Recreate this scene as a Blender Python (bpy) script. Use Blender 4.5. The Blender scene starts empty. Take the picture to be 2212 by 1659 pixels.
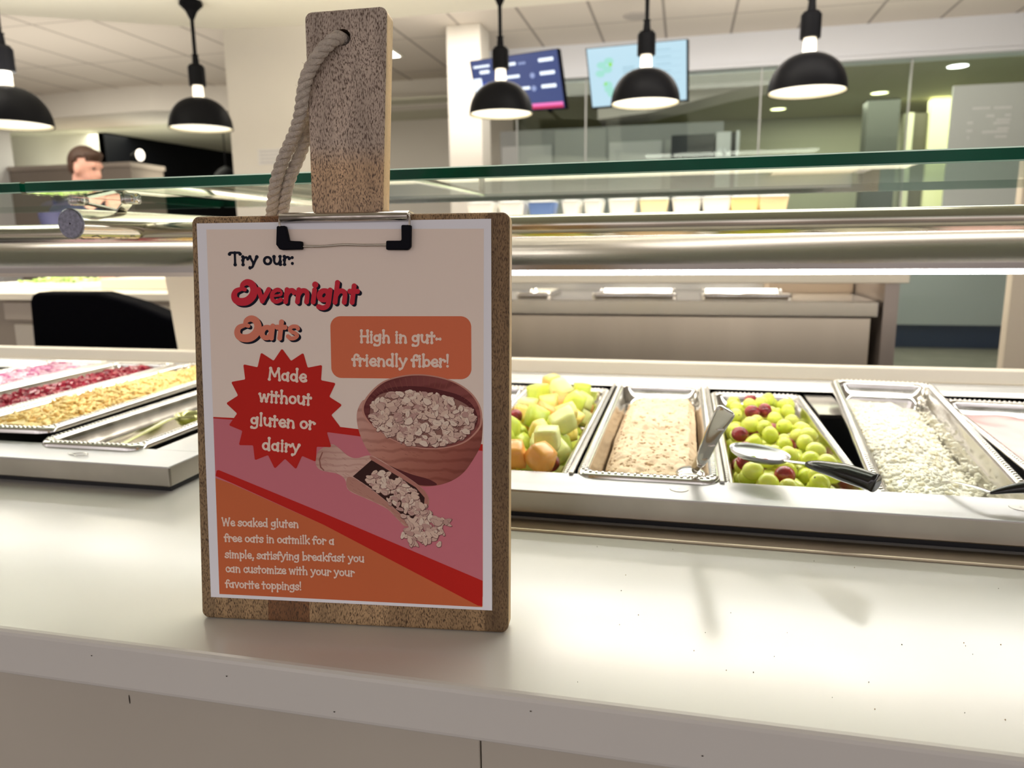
import bpy, math, random
from mathutils import Vector, Matrix, noise

random.seed(7)
SC = bpy.context.scene
COL = SC.collection
PI = math.pi

# ------------------------------------------------------------------ camera, world, lights, exposure
cam_d = bpy.data.cameras.new('camera')
cam_d.sensor_width = 36.0
cam_d.lens = 1595.4 / 2212.0 * 36.0
cam_d.clip_start = 0.02
cam_d.dof.use_dof = True
cam_d.dof.focus_distance = 0.53
cam_d.dof.aperture_fstop = 9.0
cam = bpy.data.objects.new('camera', cam_d)
COL.objects.link(cam)
_r = ((0.9746554, 0.2234161, -0.0114952), (0.0305144, -0.1836714, -0.9825140), (-0.2216208, 0.9572618, -0.1858337))
M = Matrix.Identity(4)
for i in range(3):
    M[i][0] = _r[0][i]
    M[i][1] = -_r[1][i]
    M[i][2] = -_r[2][i]
M[2][3] = 1.178
cam.matrix_world = M
SC.camera = cam

w = bpy.data.worlds.new('world')
SC.world = w
w.use_nodes = True
# the dining hall behind the camera: dim floor, brighter walls and ceiling, some darker and lighter bays
_n, _l = w.node_tree.nodes, w.node_tree.links
_bg = _n['Background']
_bg.inputs[1].default_value = 1.62
_tc = _n.new('ShaderNodeTexCoord')
_sx = _n.new('ShaderNodeSeparateXYZ')
_l.new(_tc.outputs['Generated'], _sx.inputs[0])
_mr = _n.new('ShaderNodeMapRange')
_mr.inputs['From Min'].default_value = -1
_l.new(_sx.outputs['Z'], _mr.inputs['Value'])
_rp = _n.new('ShaderNodeValToRGB')
_e = _rp.color_ramp.elements
_e[0].position, _e[0].color = .0, (.20, .165, .14, 1)
_e[1].position, _e[1].color = 1.0, (1., .96, .95, 1)
for _p, _c in ((.44, (.26, .22, .19, 1)), (.50, (.55, .51, .50, 1)), (.56, (.92, .88, .885, 1))):
    _x = _e.new(_p)
    _x.color = _c
_l.new(_mr.outputs[0], _rp.inputs['Fac'])
_mp = _n.new('ShaderNodeMapping')
_mp.inputs['Scale'].default_value = (3.2, 3.2, .5)
_l.new(_tc.outputs['Generated'], _mp.inputs['Vector'])
_no = _n.new('ShaderNodeTexNoise')
_no.inputs['Scale'].default_value = 1.6
_no.inputs['Detail'].default_value = 1
_l.new(_mp.outputs[0], _no.inputs['Vector'])
_r2 = _n.new('ShaderNodeValToRGB')
_r2.color_ramp.elements[0].position, _r2.color_ramp.elements[0].color = .38, (.55, .52, .50, 1)
_r2.color_ramp.elements[1].position, _r2.color_ramp.elements[1].color = .62, (1.25, 1.22, 1.25, 1)
_l.new(_no.outputs['Fac'], _r2.inputs['Fac'])
_mx = _n.new('ShaderNodeMix')
_mx.data_type, _mx.blend_type = 'RGBA', 'MULTIPLY'
_mx.inputs[0].default_value = 1
_l.new(_rp.outputs[0], _mx.inputs[6])
_l.new(_r2.outputs[0], _mx.inputs[7])
_l.new(_mx.outputs[2], _bg.inputs[0])

vs = SC.view_settings
SC.display_settings.display_device = 'sRGB'
vs.view_transform = 'Standard'
vs.look = 'None'
vs.gamma = 1.0
vs.use_curve_mapping = False
vs.exposure = 0.0
SC.cycles.use_denoising = True
SC.cycles.max_bounces = 8
SC.cycles.transparent_max_bounces = 16
SC.cycles.sample_clamp_indirect = 4.0


def area(name, loc, sx, sy, power, color=(1, .93, .82), rot=(0, 0, 0)):
    d = bpy.data.lights.new(name, 'AREA')
    d.shape = 'RECTANGLE'
    d.size, d.size_y = sx, sy
    d.energy = power
    d.color = color
    o = bpy.data.objects.new(name, d)
    o.location = loc
    o.rotation_euler = rot
    COL.objects.link(o)
    return o


# recessed ceiling lighting of the serving room (flush with the ceiling planes)
area('ceiling_light_panel', (-0.3, 1.4, 2.44), 2.4, 0.5, 18, (1, .94, .84))
area('ceiling_light_panel', (-3.2, 2.0, 2.44), 1.2, 1.2, 40, (1, .93, .82))
area('ceiling_light_panel', (0.6, 3.1, 2.44), 2.4, 0.5, 40, (1, .94, .86))
area('ceiling_light_panel', (-0.5, 5.6, 2.98), 4.0, 1.0, 80, (1, .93, .84))
area('ceiling_light_panel', (-6.0, 6.0, 2.98), 3.0, 2.0, 52, (1, .94, .80))
area('ceiling_light_panel', (-7.0, 8.9, 2.72), 2.0, 1.0, 40, (1, .97, .80))
area('ceiling_light_panel', (2.2, 8.9, 2.69), 2.4, 1.6, 75, (1, 1, .74))
# unseen fill lamps added to brighten the ceilings, aimed upward, no fittings there
area('ceiling_fill', (.4, 5.6, 1.9), 5.0, .6, 44, (1, .93, .84), (PI, 0, 0))
area('ceiling_fill', (-5.6, 5.6, 1.6), 3.0, 1.5, 30, (1, .93, .82), (PI, 0, 0))
area('ceiling_fill', (-1.4, 2.7, 1.9), 4.4, .4, 60, (1, .95, .84), (PI, 0, 0))
area('ceiling_fill', (-7.5, 8.7, 1.9), 2.5, .5, 26, (1, .97, .80), (PI, 0, 0))

# ------------------------------------------------------------------ helpers


def lin(h):
    h = h.lstrip('#')
    out = []
    for i in (0, 2, 4):
        c = int(h[i:i + 2], 16) / 255
        out.append(c / 12.92 if c <= .04045 else ((c + .055) / 1.055) ** 2.4)
    return tuple(out)


def mat(name, color, rough=.5, metal=0., spec=.5, emit=0., emit_col=None, var=0., var_scale=8., bump=0., bump_scale=60.,
        coat=0., sss=0., stretch=None, rough_var=0.):
    m = bpy.data.materials.new(name)
    m.use_nodes = True
    nt = m.node_tree
    b = nt.nodes['Principled BSDF']
    if isinstance(color, str):
        color = lin(color)
    b.inputs['Base Color'].default_value = (*color, 1)
    b.inputs['Roughness'].default_value = rough
    b.inputs['Metallic'].default_value = metal
    b.inputs['Specular IOR Level'].default_value = spec
    b.inputs['Coat Weight'].default_value = coat
    if sss:
        b.inputs['Subsurface Weight'].default_value = sss
        b.inputs['Subsurface Scale'].default_value = .01
        b.inputs['Subsurface Radius'].default_value = (1, .7, .4)
    if emit:
        b.inputs['Emission Color'].default_value = (*(emit_col or color), 1)
        b.inputs['Emission Strength'].default_value = emit
    if var or bump or rough_var:
        tc = nt.nodes.new('ShaderNodeTexCoord')
        src = tc.outputs['Object']
        if stretch:
            mp = nt.nodes.new('ShaderNodeMapping')
            mp.inputs['Scale'].default_value = stretch
            nt.links.new(src, mp.inputs['Vector'])
            src = mp.outputs['Vector']
    if var:
        n = nt.nodes.new('ShaderNodeTexNoise')
        n.inputs['Scale'].default_value = var_scale
        n.inputs['Detail'].default_value = 4
        nt.links.new(src, n.inputs['Vector'])
        r = nt.nodes.new('ShaderNodeValToRGB')
        r.color_ramp.elements[0].position = .3
        r.color_ramp.elements[1].position = .7
        r.color_ramp.elements[0].color = (*[c * (1 - var) for c in color], 1)
        r.color_ramp.elements[1].color = (*[min(1, c * (1 + var)) for c in color], 1)
        nt.links.new(n.outputs['Fac'], r.inputs['Fac'])
        nt.links.new(r.outputs['Color'], b.inputs['Base Color'])
    if bump:
        n = nt.nodes.new('ShaderNodeTexNoise')
        n.inputs['Scale'].default_value = bump_scale
        n.inputs['Detail'].default_value = 3
        nt.links.new(src, n.inputs['Vector'])
        bp = nt.nodes.new('ShaderNodeBump')
        bp.inputs['Strength'].default_value = bump
        bp.inputs['Distance'].default_value = .002
        nt.links.new(n.outputs['Fac'], bp.inputs['Height'])
        nt.links.new(bp.outputs['Normal'], b.inputs['Normal'])
    if rough_var:
        n = nt.nodes.new('ShaderNodeTexNoise')
        n.inputs['Scale'].default_value = var_scale
        n.inputs['Detail'].default_value = 5
        nt.links.new(src, n.inputs['Vector'])
        mr = nt.nodes.new('ShaderNodeMapRange')
        mr.inputs['From Min'].default_value = .35
        mr.inputs['From Max'].default_value = .65
        mr.inputs['To Min'].default_value = max(.02, rough - rough_var)
        mr.inputs['To Max'].default_value = rough + rough_var
        nt.links.new(n.outputs['Fac'], mr.inputs['Value'])
        nt.links.new(mr.outputs['Result'], b.inputs['Roughness'])
    return m


def glass_mat(name, tint, ior=1.45, rough=.0, back=.05, dirt=0.):
    """thin clear sheet: transparent with Fresnel reflection on its outer faces"""
    m = bpy.data.materials.new(name)
    m.use_nodes = True
    nt = m.node_tree
    nt.nodes.clear()
    out = nt.nodes.new('ShaderNodeOutputMaterial')
    tr = nt.nodes.new('ShaderNodeBsdfTransparent')
    tr.inputs[0].default_value = (*tint, 1)
    gl = nt.nodes.new('ShaderNodeBsdfGlossy')
    gl.inputs['Roughness'].default_value = rough
    gl.inputs['Color'].default_value = (.9, .96, .92, 1)
    fr = nt.nodes.new('ShaderNodeFresnel')
    fr.inputs['IOR'].default_value = ior
    ge = nt.nodes.new('ShaderNodeNewGeometry')
    mx = nt.nodes.new('ShaderNodeMix')
    mx.data_type = 'FLOAT'
    nt.links.new(ge.outputs['Backfacing'], mx.inputs[0])
    nt.links.new(fr.outputs[0], mx.inputs[2])
    mx.inputs[3].default_value = back
    ms = nt.nodes.new('ShaderNodeMixShader')
    nt.links.new(mx.outputs[0], ms.inputs[0])
    nt.links.new(tr.outputs[0], ms.inputs[1])
    nt.links.new(gl.outputs[0], ms.inputs[2])
    nt.links.new(ms.outputs[0], out.inputs[0])
    return m


class MB:
    """collects geometry; build() links it as one mesh object"""

    def __init__(s):
        s.v, s.f, s.m, s.sm = [], [], [], []
        s.mi = 0
        s.smooth = False

    def add(s, vs_, fs_):
        b = len(s.v)
        s.v += [tuple(p) for p in vs_]
        for f in fs_:
            s.f.append([b + i for i in f])
            s.m.append(s.mi)
            s.sm.append(s.smooth)
        return s

    def box(s, x0, x1, y0, y1, z0, z1):
        return s.add([(x0, y0, z0), (x1, y0, z0), (x1, y1, z0), (x0, y1, z0), (x0, y0, z1), (x1, y0, z1), (x1, y1, z1), (x0, y1, z1)],
                     [(0, 3, 2, 1), (4, 5, 6, 7), (0, 1, 5, 4), (1, 2, 6, 5), (2, 3, 7, 6), (3, 0, 4, 7)])

    def obox(s, c, ax, ay, az):
        c, ax, ay, az = Vector(c), Vector(ax), Vector(ay), Vector(az)
        p = [c + ax * i + ay * j + az * k for k in (-1, 1) for i, j in ((-1, -1), (1, -1), (1, 1), (-1, 1))]
        return s.add(p, [(0, 3, 2, 1), (4, 5, 6, 7), (0, 1, 5, 4), (1, 2, 6, 5), (2, 3, 7, 6), (3, 0, 4, 7)])

    def loops(s, ls, cap0=True, cap1=True, closed=True):
        n = len(ls[0])
        vs_ = [p for l in ls for p in l]
        fs_ = []
        for i in range(len(ls) - 1):
            for j in range(n if closed else n - 1):
                k = (j + 1) % n
                fs_.append((i * n + j, i * n + k, (i + 1) * n + k, (i + 1) * n + j))
        if cap0:
            fs_.append(tuple(range(n - 1, -1, -1)))
        if cap1:
            fs_.append(tuple((len(ls) - 1) * n + j for j in range(n)))
        return s.add(vs_, fs_)

    def prism(s, poly, fn, d0, d1):
        """poly in 2D, fn(a, b, d) -> point"""
        return s.loops([[fn(a, b, d0) for a, b in poly], [fn(a, b, d1) for a, b in poly]])

    def lathe(s, prof, c=(0, 0, 0), n=32, cap0=False, cap1=False):
        ls = []
        for r, z in prof:
            ls.append([(c[0] + r * math.cos(2 * PI * j / n), c[1] + r * math.sin(2 * PI * j / n), c[2] + z) for j in range(n)])
        return s.loops(ls, cap0, cap1)

    def tube(s, pts, r, n=12, caps=True):
        pts = [Vector(p) for p in pts]
        rr = r if isinstance(r, (list, tuple)) else [r] * len(pts)
        ls = []
        up = None
        for i, p in enumerate(pts):
            t = (pts[min(i + 1, len(pts) - 1)] - pts[max(i - 1, 0)]).normalized()
            if up is None:
                up = t.orthogonal().normalized()
            up = (up - t * up.dot(t)).normalized()
            b = t.cross(up)
            ls.append([p + (up * math.cos(2 * PI * j / n) + b * math.sin(2 * PI * j / n)) * rr[i] for j in range(n)])
        return s.loops(ls, caps, caps)

    def ball(s, c, rx, ry=None, rz=None, nu=16, nv=10, rot=None):
        ry = ry or rx
        rz = rz or rx
        vs_ = [(0, 0, rz)]
        for i in range(1, nv):
            a = PI * i / nv
            for j in range(nu):
                t = 2 * PI * j / nu
                vs_.append((rx * math.sin(a) * math.cos(t), ry * math.sin(a) * math.sin(t), rz * math.cos(a)))
        vs_.append((0, 0, -rz))
        fs_ = []
        for j in range(nu):
            k = (j + 1) % nu
            fs_.append((0, 1 + j, 1 + k))
            for i in range(nv - 2):
                fs_.append((1 + i * nu + j, 1 + (i + 1) * nu + j, 1 + (i + 1) * nu + k, 1 + i * nu + k))
            fs_.append((len(vs_) - 1, 1 + (nv - 2) * nu + k, 1 + (nv - 2) * nu + j))
        R = rot or Matrix.Identity(3)
        return s.add([R @ Vector(p) + Vector(c) for p in vs_], fs_)

    def mesh(s, name, mats, off=(0, 0, 0)):
        me = bpy.data.meshes.new(name)
        me.from_pydata([(p[0] - off[0], p[1] - off[1], p[2] - off[2]) for p in s.v], [], s.f)
        me.polygons.foreach_set('material_index', s.m)
        me.polygons.foreach_set('use_smooth', s.sm)
        for m in (mats if isinstance(mats, (list, tuple)) else [mats]):
            me.materials.append(m)
        me.update()
        return me

    def build(s, name, mats, parent=None, loc=None, bevel=0., seg=2):
        off = loc if loc is not None else ((0, 0, 0) if parent is None else world_loc(parent))
        o = bpy.data.objects.new(name, s.mesh(name, mats, off))
        COL.objects.link(o)
        if parent is not None:
            o.parent = parent
        elif loc is not None:
            o.location = loc
        if bevel:
            b = o.modifiers.new('bevel', 'BEVEL')
            b.width = bevel
            b.segments = seg
            b.limit_method = 'ANGLE'
            b.angle_limit = math.radians(40)
            b.harden_normals = False
        return o


def world_loc(o):
    l = Vector((0, 0, 0))
    while o is not None:
        l += o.location
        o = o.parent
    return l


def tag(o, label, cat, group=None, kind=None):
    o['label'] = label
    o['category'] = cat
    if group:
        o['group'] = group
    if kind:
        o['kind'] = kind
    return o


def thing(name, loc, label, cat, group=None):
    o = bpy.data.objects.new(name, None)
    o.location = loc
    o.empty_display_size = .05
    COL.objects.link(o)
    return tag(o, label, cat, group)


def struct(o):
    o['kind'] = 'structure'
    return o


def crom(pts, n=8):
    P = [Vector(p) for p in pts]
    out = []
    for i in range(len(P) - 1):
        p0, p1, p2, p3 = P[max(i - 1, 0)], P[i], P[i + 1], P[min(i + 2, len(P) - 1)]
        for k in range(n):
            t = k / n
            out.append(.5 * ((2 * p1) + (p2 - p0) * t + (2 * p0 - 5 * p1 + 4 * p2 - p3) * t * t + (3 * p1 - p0 - 3 * p2 + p3) * t ** 3))
    out.append(P[-1])
    return out


# ------------------------------------------------------------------ materials
M_white = mat('white_counter', (.655, .64, .605), .20, spec=.5, var=.02, var_scale=6, rough_var=.04)
M_panel = mat('beige_panel', (.50, .46, .39), .5, var=.06, var_scale=3)
M_cream = mat('cream_laminate', (.80, .74, .62), .45)
M_wall = mat('off_white_wall', (.80, .765, .70), .7, var=.02, var_scale=1.2)
M_column = mat('cream_painted_column', (.84, .80, .73), .65, var=.02, var_scale=2)
M_soffit = mat('bright_soffit', (.88, .86, .76), .7)
M_blue = mat('cool_white_bulkhead', (.82, .85, .92), .6)
M_floor = mat('grey_floor_tile', (.19, .17, .155), .5, var=.15, var_scale=5)
M_steel = mat('brushed_steel', (.52, .49, .455), .22, 1., bump=.02, bump_scale=300, stretch=(.02, 1, 3))
M_apron = mat('apron_steel', (.37, .34, .305), .28, 1., var=.10, var_scale=12, stretch=(1, 1, 1))
M_bar_ = mat('strip_light_steel', (.40, .375, .35), .26, 1.)
M_steeltop = mat('worn_steel_top', (.52, .525, .53), .36, .75, var=.04, var_scale=25, stretch=(.1, 2, 1), rough_var=.06)
M_pan = mat('pan_steel', (.72, .70, .67), .17, 1., rough_var=.04, var_scale=40)
M_chrome = mat('polished_steel', (.72, .70, .68), .10, 1.)
M_rail = mat('satin_rail', (.58, .53, .45), .18, 1.)
M_dark = mat('black_metal', (.004, .004, .005), .45, spec=.04)
M_black = mat('black_plastic', (.0015, .0015, .003), .8, spec=.03)
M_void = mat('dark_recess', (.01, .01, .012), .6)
M_rubber = mat('black_rubber', (.003, .003, .007), .6, spec=.10)
M_glass = glass_mat('clear_glass', (.90, .96, .93), 1.42)
M_pane = glass_mat('window_glass', (.90, .94, .92), 1.3, back=.03)
M_edge = mat('green_glass_edge', (.001, .085, .045), .12, spec=.14, var=.5, var_scale=3, stretch=(2, 1, 1))
M_led = mat('led_strip', (1, 1, 1), .5, emit=25, emit_col=(1, .985, .95))
M_bulb = mat('lit_lamp', (1, 1, 1), .5, emit=1.25, emit_col=(1, .93, .74))
M_neck = mat('lit_lamp_neck', (1, 1, 1), .5, emit=1.6, emit_col=(1, .86, .62))
M_dl = mat('downlight_glow', (1, 1, 1), .5, emit=6, emit_col=(1, .95, .84))
M_dly = mat('yellow_downlight_glow', (1, 1, 1), .5, emit=5, emit_col=(1, 1, .5))
M_shadein = mat('lamp_shade_lining', (.9, .86, .72), .5)


def wood_mat(name, base, fleck, along='z', dens=.52, staves=None, fscale=1.0):
    m = bpy.data.materials.new(name)
    m.use_nodes = True
    nt = m.node_tree
    N, L = nt.nodes, nt.links
    b = N['Principled BSDF']
    b.inputs['Roughness'].default_value = .55
    b.inputs['Specular IOR Level'].default_value = .3
    tc = N.new('ShaderNodeTexCoord')
    # wandering grain direction
    wn = N.new('ShaderNodeTexNoise')
    wn.inputs['Scale'].default_value = 22
    L.new(tc.outputs['Object'], wn.inputs['Vector'])
    sub = N.new('ShaderNodeVectorMath')
    sub.operation = 'SUBTRACT'
    L.new(wn.outputs['Color'], sub.inputs[0])
    sub.inputs[1].default_value = (.5, .5, .5)
    sc = N.new('ShaderNodeVectorMath')
    sc.operation = 'SCALE'
    sc.inputs['Scale'].default_value = .012
    L.new(sub.outputs[0], sc.inputs[0])
    ad = N.new('ShaderNodeVectorMath')
    L.new(tc.outputs['Object'], ad.inputs[0])
    L.new(sc.outputs[0], ad.inputs[1])
    mp = N.new('ShaderNodeMapping')
    s_ = fscale
    mp.inputs['Scale'].default_value = (1500 * s_, 1500 * s_, 400 * s_)
    L.new(ad.outputs[0], mp.inputs['Vector'])
    fn = N.new('ShaderNodeTexNoise')
    fn.inputs['Scale'].default_value = 1.0
    fn.inputs['Detail'].default_value = 1.5
    L.new(mp.outputs[0], fn.inputs['Vector'])
    fr = N.new('ShaderNodeValToRGB')
    fr.color_ramp.elements[0].position = dens
    fr.color_ramp.elements[0].color = (0, 0, 0, 1)
    fr.color_ramp.elements[1].position = dens + .20
    fr.color_ramp.elements[1].color = (1, 1, 1, 1)
    L.new(fn.outputs['Fac'], fr.inputs['Fac'])
    # broad tone bands along the grain
    mp2 = N.new('ShaderNodeMapping')
    mp2.inputs['Scale'].default_value = (60, 60, 9)
    L.new(ad.outputs[0], mp2.inputs['Vector'])
    bn = N.new('ShaderNodeTexNoise')
    bn.inputs['Scale'].default_value = 1
    bn.inputs['Detail'].default_value = 4
    L.new(mp2.outputs[0], bn.inputs['Vector'])
    br = N.new('ShaderNodeValToRGB')
    br.color_ramp.elements[0].position = .3
    br.color_ramp.elements[0].color = (*[c * .72 for c in base], 1)
    br.color_ramp.elements[1].position = .72
    br.color_ramp.elements[1].color = (*[min(1, c * 1.25) for c in base], 1)
    L.new(bn.outputs['Fac'], br.inputs['Fac'])
    colr = br.outputs['Color']
    if staves:
        sx = N.new('ShaderNodeSeparateXYZ')
        L.new(tc.outputs['Object'], sx.inputs[0])
        mr = N.new('ShaderNodeMapRange')
        mr.inputs['From Min'].default_value = staves['x0']
        mr.inputs['From Max'].default_value = staves['x1']
        L.new(sx.outputs[staves.get('axis', 0)], mr.inputs['Value'])
        rp = N.new('ShaderNodeValToRGB')
        rp.color_ramp.interpolation = staves.get('interp', 'CONSTANT')
        els = rp.color_ramp.elements
        while len(els) < len(staves['c']):
            els.new(.5)
        for e, (p, c) in zip(els, staves['c']):
            e.position = p
            e.color = (*c, 1)
        L.new(mr.outputs[0], rp.inputs['Fac'])
        mu = N.new('ShaderNodeMix')
        mu.data_type = 'RGBA'
        mu.blend_type = 'MULTIPLY'
        mu.inputs[0].default_value = 1
        L.new(colr, mu.inputs[6])
        L.new(rp.outputs[0], mu.inputs[7])
        colr = mu.outputs[2]
    mx = N.new('ShaderNodeMix')
    mx.data_type = 'RGBA'
    L.new(fr.outputs[0], mx.inputs[0])
    L.new(colr, mx.inputs[6])
    mx.inputs[7].default_value = (*fleck, 1)
    L.new(mx.outputs[2], b.inputs['Base Color'])
    bp = N.new('ShaderNodeBump')
    bp.invert = True
    bp.inputs['Strength'].default_value = .35
    bp.inputs['Distance'].default_value = .0006
    L.new(fr.outputs[0], bp.inputs['Height'])
    L.new(bp.outputs[0], b.inputs['Normal'])
    return m


# ------------------------------------------------------------------ setting: floor, walls, ceilings
def slab(name, x0, x1, y0, y1, z0, z1, m, parent=None, bevel=0.):
    return MB().box(x0, x1, y0, y1, z0, z1).build(name, m, parent, bevel=bevel)


def tile_mat():
    m = bpy.data.materials.new('ceiling_tiles')
    m.use_nodes = True
    nt = m.node_tree
    N, L = nt.nodes, nt.links
    b = N['Principled BSDF']
    b.inputs['Roughness'].default_value = .8
    tc = N.new('ShaderNodeTexCoord')
    sp = N.new('ShaderNodeSeparateXYZ')
    L.new(tc.outputs['Object'], sp.inputs[0])
    prev = None
    for ax, off, per in ((0, .347, .5635), (1, .60, 1.22)):
        a = N.new('ShaderNodeMath')
        a.operation = 'SUBTRACT'
        L.new(sp.outputs[ax], a.inputs[0])
        a.inputs[1].default_value = off - per / 2
        d = N.new('ShaderNodeMath')
        d.operation = 'FLOORED_MODULO'
        L.new(a.outputs[0], d.inputs[0])
        d.inputs[1].default_value = per
        c = N.new('ShaderNodeMath')
        c.operation = 'SUBTRACT'
        L.new(d.outputs[0], c.inputs[0])
        c.inputs[1].default_value = per / 2
        e = N.new('ShaderNodeMath')
        e.operation = 'ABSOLUTE'
        L.new(c.outputs[0], e.inputs[0])
        g = N.new('ShaderNodeMath')
        g.operation = 'LESS_THAN'
        L.new(e.outputs[0], g.inputs[0])
        g.inputs[1].default_value = .012 if ax == 0 else .007
        if prev is None:
            prev = g
        else:
            mx = N.new('ShaderNodeMath')
            mx.operation = 'MAXIMUM'
            L.new(prev.outputs[0], mx.inputs[0])
            L.new(g.outputs[0], mx.inputs[1])
            prev = mx
    mix = N.new('ShaderNodeMix')
    mix.data_type = 'RGBA'
    L.new(prev.outputs[0], mix.inputs[0])
    mix.inputs[6].default_value = (.74, .68, .60, 1)
    mix.inputs[7].default_value = (.36, .32, .28, 1)
    L.new(mix.outputs[2], b.inputs['Base Color'])
    return m


struct(slab('floor', -12, 7, -2.5, 12, -.1, 0, M_floor))
struct(slab('ceiling', -12, 7, 2.6, 12, 3.0, 3.1, tile_mat()))
# lower, bright ceiling over the customer side, with an angled far edge left of the column
so = MB()
poly = [(-12, -2.5), (7, -2.5), (7, 4.22), (-2.2, 4.25), (-2.71, 4.19), (-3.70, 3.62), (-12, -1.2)]
so.prism(poly, lambda a, b, d: (a, b, d), 2.45, 3.0)
struct(so.build('ceiling', M_soffit))
struct(slab('wall_back', -12, 7, 11.85, 11.95, 0, 3.0, M_wall))
struct(slab('wall_kitchen_back', -2.1, 7, 10.3, 10.4, 0, 3.0, mat('olive_grey_wall', (.42, .42, .33), .6)))
struct(slab('baseboard_back', .9, 7, 10.27, 10.3, 0, .16, mat('dark_blue_base', (.03, .06, .13), .4)))
struct(slab('wall_right', 6.9, 7, 2.6, 11.5, 0, 3.0, M_wall))
struct(slab('wall_left', -12, -11.9, -2.5, 11.5, 0, 3.0, M_wall))

# bulkhead over the glazed kitchen front, its lower lip, and the kitchen ceiling behind it
struct(slab('trim_1', -2.1, 7, 7.3, 7.5, 2.74, 3.0, M_blue))
struct(slab('trim_2', -2.1, 7, 7.27, 7.5, 2.705, 2.735, M_blue))
struct(slab('ceiling', -2.1, 7, 7.5, 10.3, 2.70, 2.72, mat('olive_kitchen_ceiling', (.40, .385, .27), .75)))
# left bulkhead (gently curved) and the low greenish tan ceiling behind it
lb = MB()
front = [(-11.9, 8.3), (-8.3, 7.95), (-6.9, 7.78), (-6.0, 7.74), (-5.2, 7.98), (-4.2, 8.3), (-2.1, 8.3)]
pl = front + [(-2.1, 8.6), (-11.9, 8.6)]
lb.prism(pl, lambda a, b, d: (a, b, d), 2.73, 3.0)
struct(lb.build('trim_3', M_wall))
struct(slab('ceiling', -11.9, -2.1, 8.0, 11.85, 2.74, 2.76, mat('greenish_tan_ceiling', (.60, .60, .48), .75)))
# white wall left of the black opening, and the black recess that runs back to the right
struct(slab('wall_far_left', -11.9, -7.75, 9.0, 9.1, 0, 2.74, mat('pale_wall', (.84, .84, .74), .7)))
struct(slab('wall_far_middle', -4.7, -2.1, 9.3, 9.4, 0, 2.74, M_wall))
bw = MB().prism([(-7.74, 9.0), (-7.40, 11.8), (-7.5, 11.8), (-7.84, 9.0)], lambda a, b, d: (a, b, d), 0, 2.735)
struct(bw.build('wall_black', mat('black_paint', (.003, .0035, .005), .6, spec=.1)))

# cream column behind the counter with a small pale notice on it
ccol = MB().box(-2.975, -2.16, 4.6, 4.9, 0, 3.0).build('column', M_column, bevel=.01)
tag(ccol, 'wide cream square column rising behind the wooden handle', 'column')
nt_ = thing('notice', (-2.64, 4.597, 1.77), 'small pale paper notice taped to the wide cream column', 'notice')
MB().box(-2.778, -2.495, 4.594, 4.599, 1.715, 1.817).build('paper', mat('notice_paper', (.80, .78, .76), .6), nt_)
g = MB()
for k in range(4):
    g.box(-2.76, -2.53 - .03 * (k % 2), 4.5925, 4.594, 1.797 - k * .023, 1.803 - k * .023)
g.build('faint_text_lines', mat('faint_grey_ink', (.55, .54, .55), .6), nt_)
c2 = MB().box(-2.02, -1.72, 6.4, 6.7, 0, 3.0).build('column', M_wall, bevel=.01)
tag(c2, 'slim pale column far behind, left of the dark menu screen', 'column')

# ------------------------------------------------------------------ glazed kitchen front (far right)
for k, (x0, x1) in enumerate(((-1.62, -.95), (-.95, .63), (.63, 1.86), (1.86, 3.1))):
    struct(slab('window_%d' % (k + 1), x0 + .006, x1 - .006, 7.35, 7.362, 1.0 if k < 2 else .02, 2.705, M_pane))
mm = mat('slim_mullion', (.55, .56, .55), .4)
for k, x in enumerate((-1.62, -.95, .63, 1.86)):
    struct(slab('trim_%d' % (k + 4), x - .006, x + .006, 7.34, 7.37, 1.0, 2.705, mm))
struct(slab('wall_kitchen_front', -1.72, 1.45, 7.33, 7.40, 0, 1.0, mat('kitchen_front_grey', (.50, .50, .49), .5)))
cab = thing('tall_cabinet', (-1.0, 8.2, 0), 'row of tall grey steel cabinets behind the glass, under the screens', 'cabinet')
MB().box(-1.95, .35, 8.0, 8.6, 0, 2.36).build('body', mat('grey_cabinet', (.36, .37, .37), .45), cab)
for i, x in enumerate((-1.93, -1.36, -.79, -.22)):
    MB().box(x, x + .54, 7.98, 8.0, .1, 2.2 if i != 1 else 2.34).build('door', mat('grey_cabinet_door', (.46, .47, .46), .4) if i % 2 else mat('pale_cabinet_door', (.62, .63, .64), .4), cab, bevel=.004)
ov = thing('oven', (.05, 6.9, 1.0), 'dark wall oven seen through the kitchen glass beside a pale control strip', 'oven')
s_ = 1.09
MB().box(-.15, .25, 7.45, 7.85, 1.0, 2.172).build('housing', mat('dark_oven', (.02, .023, .03), .3), ov, bevel=.005)
MB().box(.262, .395, 7.45, 7.85, 1.0, 2.185).build('control_strip', mat('pale_strip', (.62, .64, .66), .4), ov, bevel=.005)
MB().box(.395, .44, 7.455, 7.85, 1.0, 2.18).build('dark_gap', M_void, ov)
MB().box(.44, .47, 7.45, 7.85, 1.0, 2.19).build('end_panel', mat('pale_end', (.66, .68, .70), .4), ov)
tk = MB()
for cx_ in (.306, .349):
    for a in range(10):
        t0, t1 = PI * .3 + a * .14 * PI, PI * .3 + (a + 1) * .14 * PI
        r0, r1 = .010, .015
        tk.add([(cx_ + r * math.cos(t), 7.4475, 2.018 + r * math.sin(t)) for r, t in ((r0, t0), (r1, t0), (r1, t1), (r0, t1))], [(0, 1, 2, 3)])
tk.build('white_lettering', mat('glowing_ink', (.9, .9, .9), .5, emit=.4), ov)  # white letters given a faint glow of their own
dk = MB().box(1.93, 2.26, 9.25, 9.5, 0, 2.70).build('column', mat('charcoal_column', (.06, .065, .06), .5))
tag(dk, 'charcoal column at the back of the kitchen right of the downlights', 'column')
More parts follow.
